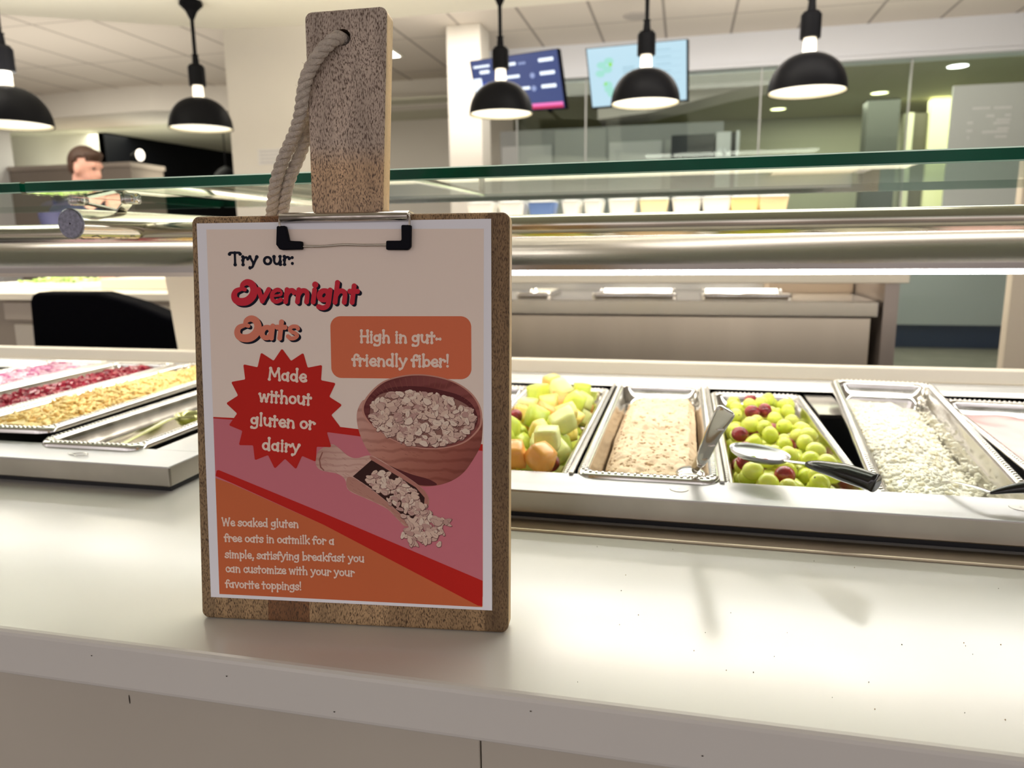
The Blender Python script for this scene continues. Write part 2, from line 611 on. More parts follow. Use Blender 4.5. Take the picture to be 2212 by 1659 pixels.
dr = thing('back_doorway', (2.6, 9.6, 0), 'pale yellow lit doorway at the back of the kitchen', 'doorway')
MB().box(2.34, 2.42, 9.3, 9.42, 0, 2.55).build('jamb', mat('pale_jamb', (.62, .62, .45), .6), dr)
MB().box(2.42, 2.58, 9.36, 9.42, 0, 2.55).build('dark_opening', mat('brown_dark', (.10, .09, .06), .6), dr)
MB().box(2.58, 2.80, 9.3, 9.42, 0, 2.68).build('jamb', mat('yellow_jamb', (.86, .84, .52), .6), dr)
mb_ = thing('menu_board', (2.5, 7.24, 1.6), 'tall grey green menu panel with faint white writing at the right of the kitchen glass', 'menu board')
MB().box(2.17, 3.2, 7.24, 7.27, 1.25, 2.445).build('board', mat('grey_green_panel', (.56, .62, .60), .4), mb_)
tx = MB()
for (x0, x1, z) in ((2.33, 2.47, 2.255), (2.49, 2.63, 2.252), (2.44, 2.50, 2.19), (2.58, 2.62, 2.19), (2.52, 2.63, 2.155), (2.50, 2.62, 2.13), (2.30, 2.34, 2.14),
                    (2.53, 2.62, 2.085), (2.42, 2.62, 2.06), (2.30, 2.34, 2.075), (2.52, 2.61, 2.02), (2.31, 2.33, 2.02)):
    x = x0
    while x < x1 - .008:
        tx.box(x, x + .010, 7.236, 7.239, z - .009, z + .009)
        x += .015
tx.build('faint_white_writing', mat('faint_white_ink', (.85, .88, .88), .5), mb_)
cs = MB()
pts_ = [(-.9, 2.705), (-.5, 2.56), (-.05, 2.63), (.35, 2.69), (.8, 2.705)]
pr = [(-.9, 2.70), (-.9, 2.42), (-.4, 2.46), (.0, 2.54), (.4, 2.62), (.8, 2.68), (1.2, 2.70)]
cs.prism(pr, lambda a, b, d: (a, d, b), 7.9, 8.5)  # curved soffit inside the kitchen
tag(cs.build('soffit', mat('pale_pink_soffit', (.74, .68, .66), .6)), 'pale curved hood hanging in the kitchen left of the downlights', 'soffit')


def downlight(x, y, z, r, m, label):
    t = thing('downlight', (x, y, z), label, 'downlight', 'recessed downlights')
    MB().lathe([(r * 1.12, 0), (r * 1.12, -.006), (r, -.008), (r, 0)], (x, y, z), 24).build('trim_ring', M_soffit, t)
    MB().lathe([(0.001, -.004), (r, -.004)], (x, y, z), 24).build('lens', m, t)
    return t


downlight(1.95, 8.85, 2.70, .085, M_dly, 'yellow glowing downlight nearest the charcoal column in the kitchen ceiling')
downlight(1.02, 9.55, 2.70, .085, M_dly, 'yellow glowing downlight furthest back, below the right pendant')
downlight(2.33, 7.72, 2.70, .085, mat('white_downlight_glow', (1, 1, 1), .5, emit=9, emit_col=(1, .98, .95)), 'white glowing downlight just behind the bulkhead at far right')
downlight(.083, 5.95, 3.0, .075, M_dl, 'small round downlight in the tiled ceiling between two pendants')
fx = thing('troffer_light', (-2.85, 7.0, 3.0), 'small lit square ceiling fitting right of the wooden handle', 'ceiling light')
MB().box(-3.0, -2.72, 6.85, 7.25, 2.985, 3.0).build('frame', M_soffit, fx)
MB().box(-2.97, -2.75, 6.88, 7.22, 2.98, 2.986).build('diffuser', M_dl, fx)
det = thing('ceiling_speaker', (-.44, 6.5, 3.0), 'round pale ceiling speaker above the bright screen', 'speaker')
MB().lathe([(.001, -.012), (.09, -.012), (.11, 0)], (-.44, 6.55, 3.0), 24).build('grille', mat('speaker_grille', (.50, .46, .42), .7), det)

# ------------------------------------------------------------------ two hanging screens


def screen(name, label, q, mats_, painter):
    """q: four corners tl, tr, br, bl of the lit face"""
    tl, tr, br, bl = [Vector(p) for p in q]
    nrm = (tr - tl).cross(bl - tl).normalized()
    if nrm.y > 0:
        nrm = -nrm

    def S(a, b, d=0.):
        return tl * (1 - a) * (1 - b) + tr * a * (1 - b) + br * a * b + bl * (1 - a) * b + nrm * d
    t = thing(name, tuple(S(.5, 1)), label, 'screen', 'menu screens under the ceiling')
    e = .012
    ls = [[S(-e, -e, d), S(1 + e, -e, d), S(1 + e, 1 + e * 1.5, d), S(-e, 1 + e * 1.5, d)] for d in (-.045, -.003)]
    MB().loops(ls).build('casing', M_black, t)
    m = MB()
    m.add([S(0, 0), S(1, 0), S(1, 1), S(0, 1)], [(0, 1, 2, 3)])
    lay = [0]

    def rect(a0, a1, b0, b1, mi):
        lay[0] += 1
        d = .0008 + lay[0] * .0003
        m.mi = mi
        m.add([S(a0, b0, d), S(a1, b0, d), S(a1, b1, d), S(a0, b1, d)], [(0, 1, 2, 3)])

    def disc(a, b, ra, rb, mi):
        lay[0] += 1
        d = .0008 + lay[0] * .0003
        m.mi = mi
        m.add([S(a + ra * math.cos(k * PI / 8), b + rb * math.sin(k * PI / 8), d) for k in range(16)], [tuple(range(16))])
    painter(rect, disc)
    m.build('display', mats_, t)
    br_ = MB()
    c = S(.5, .4, -.03)
    br_.tube([c, (c.x, 7.3, c.z)], .02, 10)
    br_.build('wall_arm', M_black, t)
    return t


def em(name, hexc, s):
    c = lin(hexc)
    return mat(name, (0, 0, 0), .3, emit=s, emit_col=c)


def paint_dark(rect, disc):
    rect(0, .16, .42, 1, 4)
    rect(0, .10, .34, .60, 1)
    disc(.12, .72, .10, .14, 2)
    for b, n in ((.15, 3), (.38, 2), (.61, 2)):
        # item name words and prices: rows of small glowing characters
        for a0, k in ((.40 if b < .5 else .50, 5 if n == 3 else 6),):
            for i in range(k):
                disc(a0 + i * .028, b, .016, .030, 1)
        if n == 3:
            for i in range(3):
                disc(.57 + i * .028, b + .01, .014, .024, 3)
        for i in range(6):
            disc(.80 + i * .027, b, .016, .034, 1)
        if b > .3:
            disc(.70, b + .02, .028, .05, 3)
    for i in range(7):
        disc(.05 + i * .028, .13, .014, .026, 1)
    for i in range(4):
        disc(.12 + i * .028, .24, .018, .034, 1)
    rect(.52, 1, .90, 1, 5)
    rect(.66, 1, .90, .955, 6)
    for i in range(2):
        disc(.56 + i * .07, .91, .028, .036, 3)


screen('menu_screen', 'dark blue lit menu screen with white item rows and a magenta bar',
       ((-1.675, 5.92, 2.586), (-.951, 5.69, 2.576), (-.892, 5.69, 2.168), (-1.612, 5.92, 2.197)),
       [em('screen_navy', '#33457c', 1.1), em('screen_white', '#eaf4ff', 1.5), em('screen_orange', '#e08a4a', .8), em('screen_lilac', '#9fb0e0', .9),
        em('screen_blue', '#2c50b8', .9), em('screen_red', '#d0205c', .9), em('screen_magenta', '#ff7cc8', 1.0)], paint_dark)


def paint_light(rect, disc):
    for a, b in ((.14, .30), (.20, .38), (.12, .44), (.22, .24), (.20, .72), (.23, .80), (.19, .64)):
        disc(a, b, .05, .06, 1)
    disc(.235, .30, .018, .035, 2)
    disc(.17, .62, .014, .025, 2)
    for k in range(6):
        rect(.36, .48, .36 + k * .045, .38 + k * .045, 3)
    for k in range(5):
        rect(.70, .85, .12 + k * .12, .135 + k * .12, 3)
        rect(.70, .95, .17 + k * .12, .18 + k * .12, 4)


screen('menu_screen', 'pale blue lit menu screen with faint green pictures',
       ((-.757, 5.87, 2.606), (-.0290, 5.72, 2.585), (-.0162, 5.72, 2.183), (-.708, 5.87, 2.19)),
       [em('screen_pale', '#bfe2f2', .98), em('screen_mint', '#a4e6d8', .95), em('screen_green', '#8fe83a', .95), em('screen_pale_grey', '#a4cbdc', .95), em('screen_paler', '#b4d8ea', .95)], paint_light)

# ------------------------------------------------------------------ pendant lamps


def pendant(x, y, z, d, top, label, canopy=True, grp='black dome pendants'):
    t = thing('pendant_lamp', (x, y, z), label, 'pendant lamp', grp)
    R = d / 2
    h = R * .98
    outer = [(R, 0.)]
    for k in range(1, 13):
        a = k / 12 * PI / 2
        outer.append((max(R * .995 * math.cos(a) ** .82, .18 * R), h * math.sin(a)))
    inner = [(r * .965, zz * .97 + .002) for r, zz in reversed(outer)]
    sh = MB()
    sh.smooth = True
    sh.lathe(outer, (x, y, z), 48)
    so_ = sh.build('shade', M_dark, t)
    li = MB()
    li.smooth = True
    li.lathe(inner, (x, y, z), 48)
    lo = li.build('shade_lining', M_shadein, t)
    MB().lathe([(R * .93, .012), (.001, .012)], (x, y, z), 40).build('diffuser', M_bulb, t)
    n = MB()
    n.smooth = True
    n.lathe([(.17 * R, h), (.155 * R, h + .36 * R)], (x, y, z), 20)
    n.build('glowing_neck', M_neck, t)
    s = MB()
    s.lathe([(.02, h + .36 * R), (.26 * R, h + .36 * R), (.26 * R, h + .92 * R), (.20 * R, h + 1.0 * R), (.11 * R, h + 1.03 * R), (.09 * R, h + 1.28 * R), (.02, h + 1.3 * R)], (x, y, z), 24)
    s.build('socket', M_dark, t)
    MB().tube([(x, y, z + h + 1.2 * R), (x, y, top)], .010, 8).build('cord', M_dark, t)
    if canopy:
        MB().lathe([(.001, 0), (.055, 0), (.06, -.02), (.03, -.05), (.012, -.09)], (x, y, top), 24).build('canopy', M_dark, t)
    L_ = bpy.data.lights.new('pendant_bulb_light', 'SPOT')
    L_.energy = 26
    L_.color = (1, .88, .66)
    L_.spot_size = 2.4
    L_.spot_blend = .6
    L_.shadow_soft_size = .1
    lo_ = bpy.data.objects.new('pendant_bulb_light', L_)
    lo_.location = (0, 0, -.02)
    lo_.parent = t
    COL.objects.link(lo_)
    return t


pendant(-2.866, 2.793, 1.709, .33, 2.45, 'black dome pendant cut by the left edge of the photo')
pendant(-2.561, 3.696, 1.808, .33, 2.45, 'black dome pendant between the cream column and the leftmost lamp')
pendant(-.942, 3.895, 1.836, .33, 2.45, 'black dome pendant hanging in front of the dark blue screen')
pendant(-.204, 3.796, 1.834, .33, 2.45, 'black dome pendant hanging in front of the pale blue screen')
pendant(.499, 3.592, 1.811, .33, 2.45, 'black dome pendant furthest right, against the bulkhead')
pl_ = thing('pendant_lamp', (-6.0, 9.3, 2.0), 'tiny dark pendant with bright bulb in front of the black wall', 'pendant lamp', 'black dome pendants')
q = MB()
q.smooth = True
q.lathe([(.17, 0), (.15, .05), (.09, .11), (.02, .15)], (-6.02, 9.15, 2.10), 24)
q.build('shade', M_dark, pl_)
MB().ball((-6.02, 9.15, 2.20), .045).build('bulb', mat('far_bulb', (1, 1, 1), .5, emit=5, emit_col=(1, .8, .6)), pl_)
MB().tube([(-6.02, 9.15, 2.24), (-6.02, 9.15, 2.74)], .008, 6).build('cord', M_dark, pl_)

# ------------------------------------------------------------------ far left kitchen: low brown units
bu = thing('wall_unit', (-7.7, 8.3, 0), 'long brown grey unit below the white wall behind the person', 'cabinet')
MB().box(-8.6, -6.72, 8.2, 8.8, 0, 2.18).build('body', mat('brown_grey_unit', (.24, .20, .17), .5), bu)
MB().box(-8.62, -6.70, 8.18, 8.82, 2.18, 2.235).build('top', mat('brown_grey_top', (.34, .29, .25), .5), bu)
lp = thing('heat_lamp', (-6.76, 8.3, 2.2352), 'small glowing lamp right of the person\'s face', 'lamp')
MB().ball((-6.42, 8.02, 2.285), .05, .05, .07).build('bulb', mat('heat_bulb', (1, 1, 1), .5, emit=2.2, emit_col=(1, .9, .75)), lp)
MB().tube([(-6.42, 8.06, 2.235), (-6.42, 8.06, 2.33), (-6.55, 8.16, 2.36), (-6.76, 8.28, 2.32), (-6.76, 8.30, 2.2352)], .012, 8).build('arm', M_dark, lp)
c3 = MB().box(-8.95, -8.55, 7.9, 8.3, 0, 2.74).build('column', mat('cool_grey_column', (.66, .66, .67), .6), bevel=.01)
tag(c3, 'cool grey column left of the person under the leftmost pendant', 'column')
# ------------------------------------------------------------------ front counter (tray rail)
fc = thing('serving_counter', (0, .409, 0), 'long white counter with worn top that the wooden sign stands on', 'counter')
# slab with two openings in which the food wells hang
t_ = MB()
TX, TY = [-3.0, -2.24, -.6255, -.420, 1.64, 3.0], [.409, .76, 1.282, 1.60]
gv = [(x, y, z) for z in (.8615, .900) for y in TY for x in TX]
gf_ = []
ix = lambda i, j, k: k * 24 + j * 6 + i
for j in range(3):
    for i in range(5):
        if j == 1 and i in (1, 3):
            gf_ += [(ix(a, b, 0), ix(c, d, 0), ix(c, d, 1), ix(a, b, 1)) for a, b, c, d in ((i, 1, i + 1, 1), (i + 1, 1, i + 1, 2), (i + 1, 2, i, 2), (i, 2, i, 1))]
        else:
            gf_ += [(ix(i, j, 1), ix(i + 1, j, 1), ix(i + 1, j + 1, 1), ix(i, j + 1, 1)), (ix(i, j, 0), ix(i, j + 1, 0), ix(i + 1, j + 1, 0), ix(i + 1, j, 0))]
for i in range(5):
    gf_ += [(ix(i, 0, 0), ix(i + 1, 0, 0), ix(i + 1, 0, 1), ix(i, 0, 1)), (ix(i + 1, 3, 0), ix(i, 3, 0), ix(i, 3, 1), ix(i + 1, 3, 1))]
for j in range(3):
    gf_ += [(ix(0, j + 1, 0), ix(0, j, 0), ix(0, j, 1), ix(0, j + 1, 1)), (ix(5, j, 0), ix(5, j + 1, 0), ix(5, j + 1, 1), ix(5, j, 1))]
t_.add(gv, gf_)
t_.build('worktop', M_white, fc, bevel=.0045, seg=3)
MB().box(-3.0, -.1245, .428, .45, 0, .8615).build('front_panel', M_panel, fc, bevel=.001)
MB().box(-.1235, 3.0, .428, .45, 0, .8615).build('front_panel', M_panel, fc, bevel=.001)
MB().box(-.45, 3.0, .672, .6985, .9001, .9030).build('metal_edge_strip', mat('brass_strip', (.56, .47, .36), .3, .9), fc, bevel=.0008)
# crumbs and tiny scuffs on the top
cr = MB()
for k in range(34):
    x = random.uniform(-.08, .33)
    y = random.uniform(.43, .66)
    r = random.uniform(.00015, .00042)
    cr.mi = random.choice((0, 0, 1))
    cr.ball((x, y, .9002), r, r * random.uniform(.6, 1.6), .0005, 6, 4)
cr.mi = 0
for (x, y) in ((-.085, .4085), (-.3, .4085), (.02, .4085), (.13, .4085), (-.22, .4085), (-.41, .4085)):
    cr.ball((x, y, random.uniform(.868, .892)), .0007, .0002, .0004, 6, 4)
cr.ball((-.40, .4278, .842), .0006, .0004, .004, 6, 4)
crumbs = cr.build('crumbs', [mat('dark_crumb', (.05, .04, .03), .8), mat('brown_crumb', (.35, .2, .09), .8)])
tag(crumbs, 'dark specks and crumbs scattered on the white counter front', 'crumbs', kind='stuff')

# ------------------------------------------------------------------ food wells


def well(x0, x1, label, lx0=True, lx1=True):
    t = thing('food_well', ((x0 + x1) / 2, .70, .90), label, 'food well', 'steel drop-in food wells')
    zt = .9325
    zb = .9090
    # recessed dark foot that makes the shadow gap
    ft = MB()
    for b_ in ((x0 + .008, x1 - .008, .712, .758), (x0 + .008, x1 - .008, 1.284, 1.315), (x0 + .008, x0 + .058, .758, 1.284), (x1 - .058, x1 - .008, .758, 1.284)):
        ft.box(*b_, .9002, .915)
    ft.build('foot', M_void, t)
    ap = MB()
    # apron walls
    ap.box(x0, x1, .70, .703, zb, zt)
    ap.box(x0, x0 + .003, .703, 1.32, zb, zt)
    ap.box(x1 - .003, x1, .703, 1.32, zb, zt)
    ap.build('apron', M_apron, t, bevel=.0015)
    tp = MB()
    y0, y1 = .764, 1.278
    hx0, hx1 = x0 + .066, x1 - .066
    tp.box(x0 + .0002, x1 - .0002, .7005, y0, zt - .002, zt + .0006)
    tp.box(x0 + .0002, hx0, y0, y1, zt - .002, zt + .0006)
    tp.box(hx1, x1 - .0002, y0, y1, zt - .002, zt + .0006)
    tp.build('top_frame', M_steeltop, t, bevel=.0006)
    ba = MB()
    ba.loops([[(x0, 1.278, zt), (x0, 1.300, zt + .004), (x0, 1.312, zt + .009), (x0, 1.332, zt + .010), (x0, 1.332, .906), (x0, 1.278, .906)],
              [(x1, 1.278, zt), (x1, 1.300, zt + .004), (x1, 1.312, zt + .009), (x1, 1.332, zt + .010), (x1, 1.332, .906), (x1, 1.278, .906)]])
    ba.build('back_ledge', M_steeltop, t)
    bs = MB()
    z0 = .78
    bs.add([(hx0, y0, zt), (hx1, y0, zt), (hx1, y1, zt), (hx0, y1, zt), (hx0, y0, z0), (hx1, y0, z0), (hx1, y1, z0), (hx0, y1, z0)],
           [(0, 1, 5, 4), (1, 2, 6, 5), (2, 3, 7, 6), (3, 0, 4, 7), (4, 5, 6, 7)])
    if x0 > -1:
        MB().box(.200, .243, 1.13, 1.279, .922, .928).build('corner_shelf', M_steel, t, bevel=.001)
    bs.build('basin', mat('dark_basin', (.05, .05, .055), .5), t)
    return t


WR = well(-.480, 1.70, 'long steel food well right of the wooden sign with fruit pans')
WL = well(-2.30, -.5655, 'steel food well at left of the wooden sign ending in a square corner')
# cut-out in the counter is hidden below the wells

for n_, (x, y, wl) in enumerate(((.0025, .7321, WR), (.3105, .7381, WR))):
    MB().lathe([(.0095, 0), (.0092, .0006), (.001, .0006)], (x, y, .9331), 24).build('cover_disc', mat('cover_disc_grey', (.62, .61, .58), .4, .5), wl)
wc = MB()
wc.smooth = True
wc.tube(crom([(-.718, .7225, .9342), (-.708, .7280, .9346), (-.698, .7270, .9346), (-.694, .7200, .9346), (-.703, .7160, .9346), (-.711, .7200, .9346), (-.722, .7235, .9342)], 6), .0007, 6)
tag(wc.build('wire_ring', M_chrome), 'thin wire loop lying on the front rim of the left food well', 'wire')

# ------------------------------------------------------------------ pans


def rrect(wd, ln, r, z, n=8):
    out = []
    for cx_, cy_, a0 in ((wd / 2 - r, ln / 2 - r, 0), (-wd / 2 + r, ln / 2 - r, PI / 2), (-wd / 2 + r, -ln / 2 + r, PI), (wd / 2 - r, -ln / 2 + r, 1.5 * PI)):
        for k in range(n + 1):
            a = a0 + k / n * PI / 2
            out.append((cx_ + r * math.cos(a), cy_ + r * math.sin(a), z))
    return out


def subdiv_loop(loop, step):
    pts = []
    n = len(loop)
    for i in range(n):
        a, b = Vector(loop[i]), Vector(loop[(i + 1) % n])
        pts.append((a, (b - a).length))
    out = []
    carry = 0.
    for i in range(n):
        a, l = pts[i]
        b = Vector(loop[(i + 1) % n])
        d = carry
        while d < l:
            out.append((a.lerp(b, d / l if l else 0), (b - a).normalized()))
            d += step
        carry = d - l
    return out


PW_, PL_, PD_ = .150, .522, .065


def pan_mesh():
    m = MB()
    m.smooth = True
    prof = [(0, -.007, .020), (.0005, -.002, .020), (.0022, 0, .020), (.0095, .0008, .017), (.0118, -.0005, .016), (.0132, -.004, .016), (.0145, -.018, .016), (.0168, -.020, .016),
            (.0185, -.030, .018), (.0225, -PD_ + .008, .020), (.027, -PD_, .020)]
    ls = [rrect(PW_ - 2 * o, PL_ - 2 * o, r, z) for o, z, r in prof]
    m.loops([list(reversed(l)) for l in ls], False, True)
    # raised bead dots along the flange
    for p, t in subdiv_loop(rrect(PW_ - 2 * .0058, PL_ - 2 * .0058, .018, .0006), .0068):
        u = t.normalized()
        vv = Vector((-u.y, u.x, 0))
        rings = []
        for hh, sc in ((0, 1.), (.0009, .8), (.0014, .35)):
            rings.append([p + (u * math.cos(k * PI / 4) * .0022 + vv * math.sin(k * PI / 4) * .0028) * sc + Vector((0, 0, hh)) for k in range(8)])
        m.loops(rings, False, True)
    return m.mesh('steel_food_pan', M_pan)


PAN = pan_mesh()


def pan(x, y, z, rot, label):
    o = bpy.data.objects.new('food_pan', PAN)
    o.location = (x, y, z)
    o.rotation_euler = (0, 0, math.radians(rot))
    COL.objects.link(o)
    tag(o, label, 'food pan', 'long steel food pans')
    return o


PZ = .9375
PY = 1.012
PZL = .9280
pans = {}
pans['melonl'] = pan(-.3305, PY, PZL, 0, 'steel pan of fruit half hidden by the wooden sign, leftmost of the right well')
pans['melon'] = pan(-.190, PY, PZL, 0, 'steel pan filled with melon chunks beside the wooden sign')
pans['oat'] = pan(-.031, PY, PZ, 0, 'steel pan filled with beige soaked oats')
pans['grape'] = pan(.122, PY, PZL, 0, 'steel pan filled with green and red grapes')
pans['cot'] = pan(.2905, 1.008, .9425, -5.0, 'steel pan set slightly askew holding white cottage cheese')
pans['cot'].rotation_euler.x = math.radians(2.9)
pans['pink'] = pan(.457, PY, PZL, -4, 'steel pan filled with pink yogurt at the right edge')
pans['green'] = pan(-.7265, 1.010, .9390, 1.0, 'nearly empty steel pan with green liquid and a ladle')
pans['yellow'] = pan(-.8890, 1.030, .9490, 3.0, 'steel pan heaped with shredded yellow cheese')
pans['red'] = pan(-1.049, 1.028, .9490, 3.0, 'steel pan of diced red beets')
pans['onion'] = pan(-1.209, 1.028, .9490, 3.0, 'steel pan of sliced red onion at the left edge')
M_bar = mat('steel_bar', (.6, .58, .55), .25, 1.)
for xx, lab in ((-.1115, 'thin steel divider bar between the melon pan and the oats pan'), (.0455, 'thin steel divider bar between the oats pan and the grape pan')):
    tag(MB().box(xx - .0025, xx + .0025, .758, 1.285, .9331, .9365).build('divider_bar', M_bar, bevel=.0008), lab, 'divider bar', 'divider bars in the right well')


def fbm(x, y, z, o=4):
    v, a = 0, 1
    for _ in range(o):
        v += a * noise.noise((x, y, z))
        x, y, z, a = x * 2.03, y * 2.03, z * 2.03, a * .5
    return v


def fill(name, p, hf, mats_, label, cat, nx=50, ny=150, inset=.021, lumps=None, kind='stuff', smooth=True):
    """food filling of pan p: hf(x, y, u, v) gives height relative to the pan rim"""
    W_, L_ = PW_ - 2 * inset, PL_ - 2 * inset
    m = MB()
    m.smooth = smooth
    vs_ = []
    for j in range(ny + 1):
        for i in range(nx + 1):
            u, v = i / nx, j / ny
            x, y = (u - .5) * W_, (v - .5) * L_
            vs_.append((x, y, hf(x, y, u, v)))
    fs_ = []
    for j in range(ny):
        for i in range(nx):
            a = j * (nx + 1) + i
            fs_.append((a, a + 1, a + nx + 2, a + nx + 1))
    m.add(vs_, fs_)
    # skirt down into the pan
    rim = [i for i in range(nx + 1)] + [(j + 1) * (nx + 1) - 1 for j in range(1, ny + 1)] + [ny * (nx + 1) + i for i in range(nx - 1, -1, -1)] + [j * (nx + 1) for j in range(ny - 1, 0, -1)]
    top = [vs_[i] for i in rim]
    bot = [(q_[0] * .93, q_[1] * .97, -PD_ + .004) for q_ in top]
    m.loops([bot, top], True, False)
    if lumps:
        lumps(m, hf, W_, L_)
    o = m.build(name, mats_, None, loc=(0, 0, 0))
    o.location = p.location
    o.rotation_euler = p.rotation_euler
    return tag(o, label, cat, kind=kind)


def chunk(m, c, r, jit=.35, nu=6, nv=4, flat=.8):
    R = Matrix.Rotation(random.uniform(0, PI), 3, 'X') @ Matrix.Rotation(random.uniform(0, PI), 3, 'Z')
    m.ball(c, r * random.uniform(1 - jit, 1 + jit), r * random.uniform(1 - jit, 1 + jit), r * flat, nu, nv, R)


# oats
def h_oat(x, y, u, v):
    base = -.012 + .012 * math.sin(min(1, v * 1.3) * PI * .8) + .004 * fbm(x * 25, y * 12, 2, 2)
    e = min(u, 1 - u, v * 3, (1 - v) * 3)
    base -= .012 * max(0, 1 - e / .10)
    base -= .030 * max(0, (v - .84) / .16) + .016 * max(0, (.2 - u) / .2)
    return base + .0034 * fbm(x * 75, y * 75, 5, 3) + .0022 * abs(noise.noise((x * 210, y * 210, 1)))


def l_oat(m, hf, W_, L_):
    for _ in range(500):
        u, v = random.random() * .9 + .05, random.random() ** 1.3 * .95 + .02
        x, y = (u - .5) * W_, (v - .5) * L_
        chunk(m, (x, y, hf(x, y, u, v) - .0008), random.uniform(.0012, .0032))


fill('soaked_oats', pans['oat'], h_oat, mat('oat_mush', (.78, .585, .37), .55, var=.06, var_scale=70, bump=.2, bump_scale=420), 'beige lumpy soaked oats in the pan between melon and grapes', 'oats', 60, 200, lumps=l_oat)


# cottage cheese
def h_cot(x, y, u, v):
    return -.029 + .016 * math.exp(-((u - .35) ** 2) / .12) * (1 if v < .75 else max(0, (1 - v) / .25)) + .005 * fbm(x * 40, y * 40, 9, 3) - .012 * max(0, u - .62) / .38


def l_cot(m, hf, W_, L_):
    for _ in range(2300):
        u, v = random.random() ** 1.15 * .97 + .01, random.random() * .9 + .02
        x, y = (u - .5) * W_, (v - .5) * L_
        m.mi = random.choice((0, 0, 0, 1))
        chunk(m, (x, y, hf(x, y, u, v)), random.uniform(.0018, .0042))
    m.mi = 0
    # smears up the right wall
    for _ in range(160):
        v = random.random() ** 1.2 * .95
        y = (v - .5) * L_
        hh = random.random() ** 1.5
        chunk(m, (W_ / 2 - .003 + hh * .003 - .001, y, -.036 + hh * .024), random.uniform(.001, .0035), flat=.5)


fill('cottage_cheese', pans['cot'], h_cot, [mat('cheese_curd', (.93, .92, .80), .5), mat('cheese_curd_warm', (.93, .88, .66), .5)],
     'white crumbly cottage cheese in the askew pan', 'cottage cheese', 40, 120, inset=.024, lumps=l_cot)


# pink yogurt
def h_pink(x, y, u, v):
    return -.020 + .003 * fbm(x * 22, y * 14, 4, 2) + .0015 * math.sin(x * 90 + y * 30)


fill('pink_yogurt', pans['pink'], h_pink, mat('yogurt_pink', (.92, .64, .64), .18), 'smooth pink yogurt in the pan at the right edge', 'yogurt', 30, 90, inset=.019)


# yellow shreds
def h_yel(x, y, u, v):
    return -.012 + .018 * math.sin(PI * min(1, max(0, u * .9 + .05))) * (.5 + .5 * math.sin(PI * min(1, v * .9 + .1))) + .006 * fbm(x * 40, y * 40, 3, 3)


def l_yel(m, hf, W_, L_):
    for _ in range(1500):
        u, v = random.random() * .94 + .03, random.random() * .94 + .03
        x, y = (u - .5) * W_, (v - .5) * L_
        a = random.uniform(0, PI)
        el = random.uniform(-.5, .5)
        l = random.uniform(.004, .009)
        d = Vector((math.cos(a) * math.cos(el), math.sin(a) * math.cos(el), math.sin(el)))
        s1 = d.orthogonal().normalized()
        m.mi = random.choice((0, 0, 0, 1))
        m.obox((x, y, hf(x, y, u, v) + .0012), d * l, s1 * .0016, d.cross(s1) * .0014)


fill('shredded_cheese', pans['yellow'], h_yel, [mat('yellow_shreds', (.97, .74, .30), .5), mat('orange_shreds', (.96, .62, .20), .5)],
     'heap of shredded yellow cheese in the left well', 'cheese', 40, 120, lumps=l_yel)


# beets
def h_red(x, y, u, v):
    return -.016 + .012 * math.sin(PI * u) + .005 * fbm(x * 40, y * 40, 6, 3)


def l_red(m, hf, W_, L_):
    for _ in range(620):
        u, v = random.random() * .92 + .04, random.random() * .94 + .03
        x, y = (u - .5) * W_, (v - .5) * L_
        R = Matrix.Rotation(random.uniform(0, PI), 3, 'X') @ Matrix.Rotation(random.uniform(0, PI), 3, 'Z')
        r = random.uniform(.003, .0045)
        m.obox((x, y, hf(x, y, u, v)), R @ Vector((r, 0, 0)), R @ Vector((0, r * .8, 0)), R @ Vector((0, 0, r * .7)))


fill('diced_beets', pans['red'], h_red, mat('beet_red', (.30, .012, .035), .25, var=.4, var_scale=60), 'glossy diced red beets in the pan left of the yellow cheese', 'beets', 30, 90, lumps=l_red, smooth=False)


# onion
def l_on(m, hf, W_, L_):
    for _ in range(420):
        u, v = random.random() * .9 + .05, random.random() * .92 + .04
        x, y = (u - .5) * W_, (v - .5) * L_
        r = random.uniform(.006, .014)
        a0 = random.uniform(0, 2 * PI)
        zc = hf(x, y, u, v) + random.uniform(.0, .006)
        tl = random.uniform(-.5, .5)
        m.mi = random.choice((0, 0, 1))
        m.tube([(x + r * math.cos(a0 + k * .35), y + r * math.sin(a0 + k * .35), zc + tl * r * math.sin(k * .35)) for k in range(7)], .0014, 5)


fill('sliced_onion', pans['onion'], lambda x, y, u, v: -.012 + .012 * math.sin(PI * u) + .004 * fbm(x * 30, y * 30, 8, 2), [mat('onion_pale', (.86, .62, .70), .3), mat('onion_purple', (.62, .18, .38), .3)],
     'pale purple sliced onion in the leftmost pan', 'onion', 30, 90, lumps=l_on)


# green liquid + few pieces
gl_ = fill('green_dressing', pans['green'], lambda x, y, u, v: -.046 + .0006 * fbm(x * 30, y * 30, 1, 2), mat('olive_liquid', (.32, .34, .07), .12, spec=.6), 'shallow olive green liquid at the bottom of the ladle pan', 'dressing', 20, 60, inset=.026)
pc = MB()
pc.smooth = True
for _ in range(26):
    x, y = random.uniform(-.04, .045), random.uniform(.0, .2) if random.random() < .75 else random.uniform(-.2, 0)
    chunk(pc, (x, y, -.045), random.uniform(.004, .011), flat=.45, nu=10, nv=6)
po = pc.build('pepper_rings', mat('pale_pepper', (.70, .70, .22), .25), loc=(0, 0, 0))
po.location = pans['green'].location
po.rotation_euler = pans['green'].rotation_euler
tag(po, 'pale yellow green pepper pieces floating in the ladle pan', 'peppers', kind='stuff')


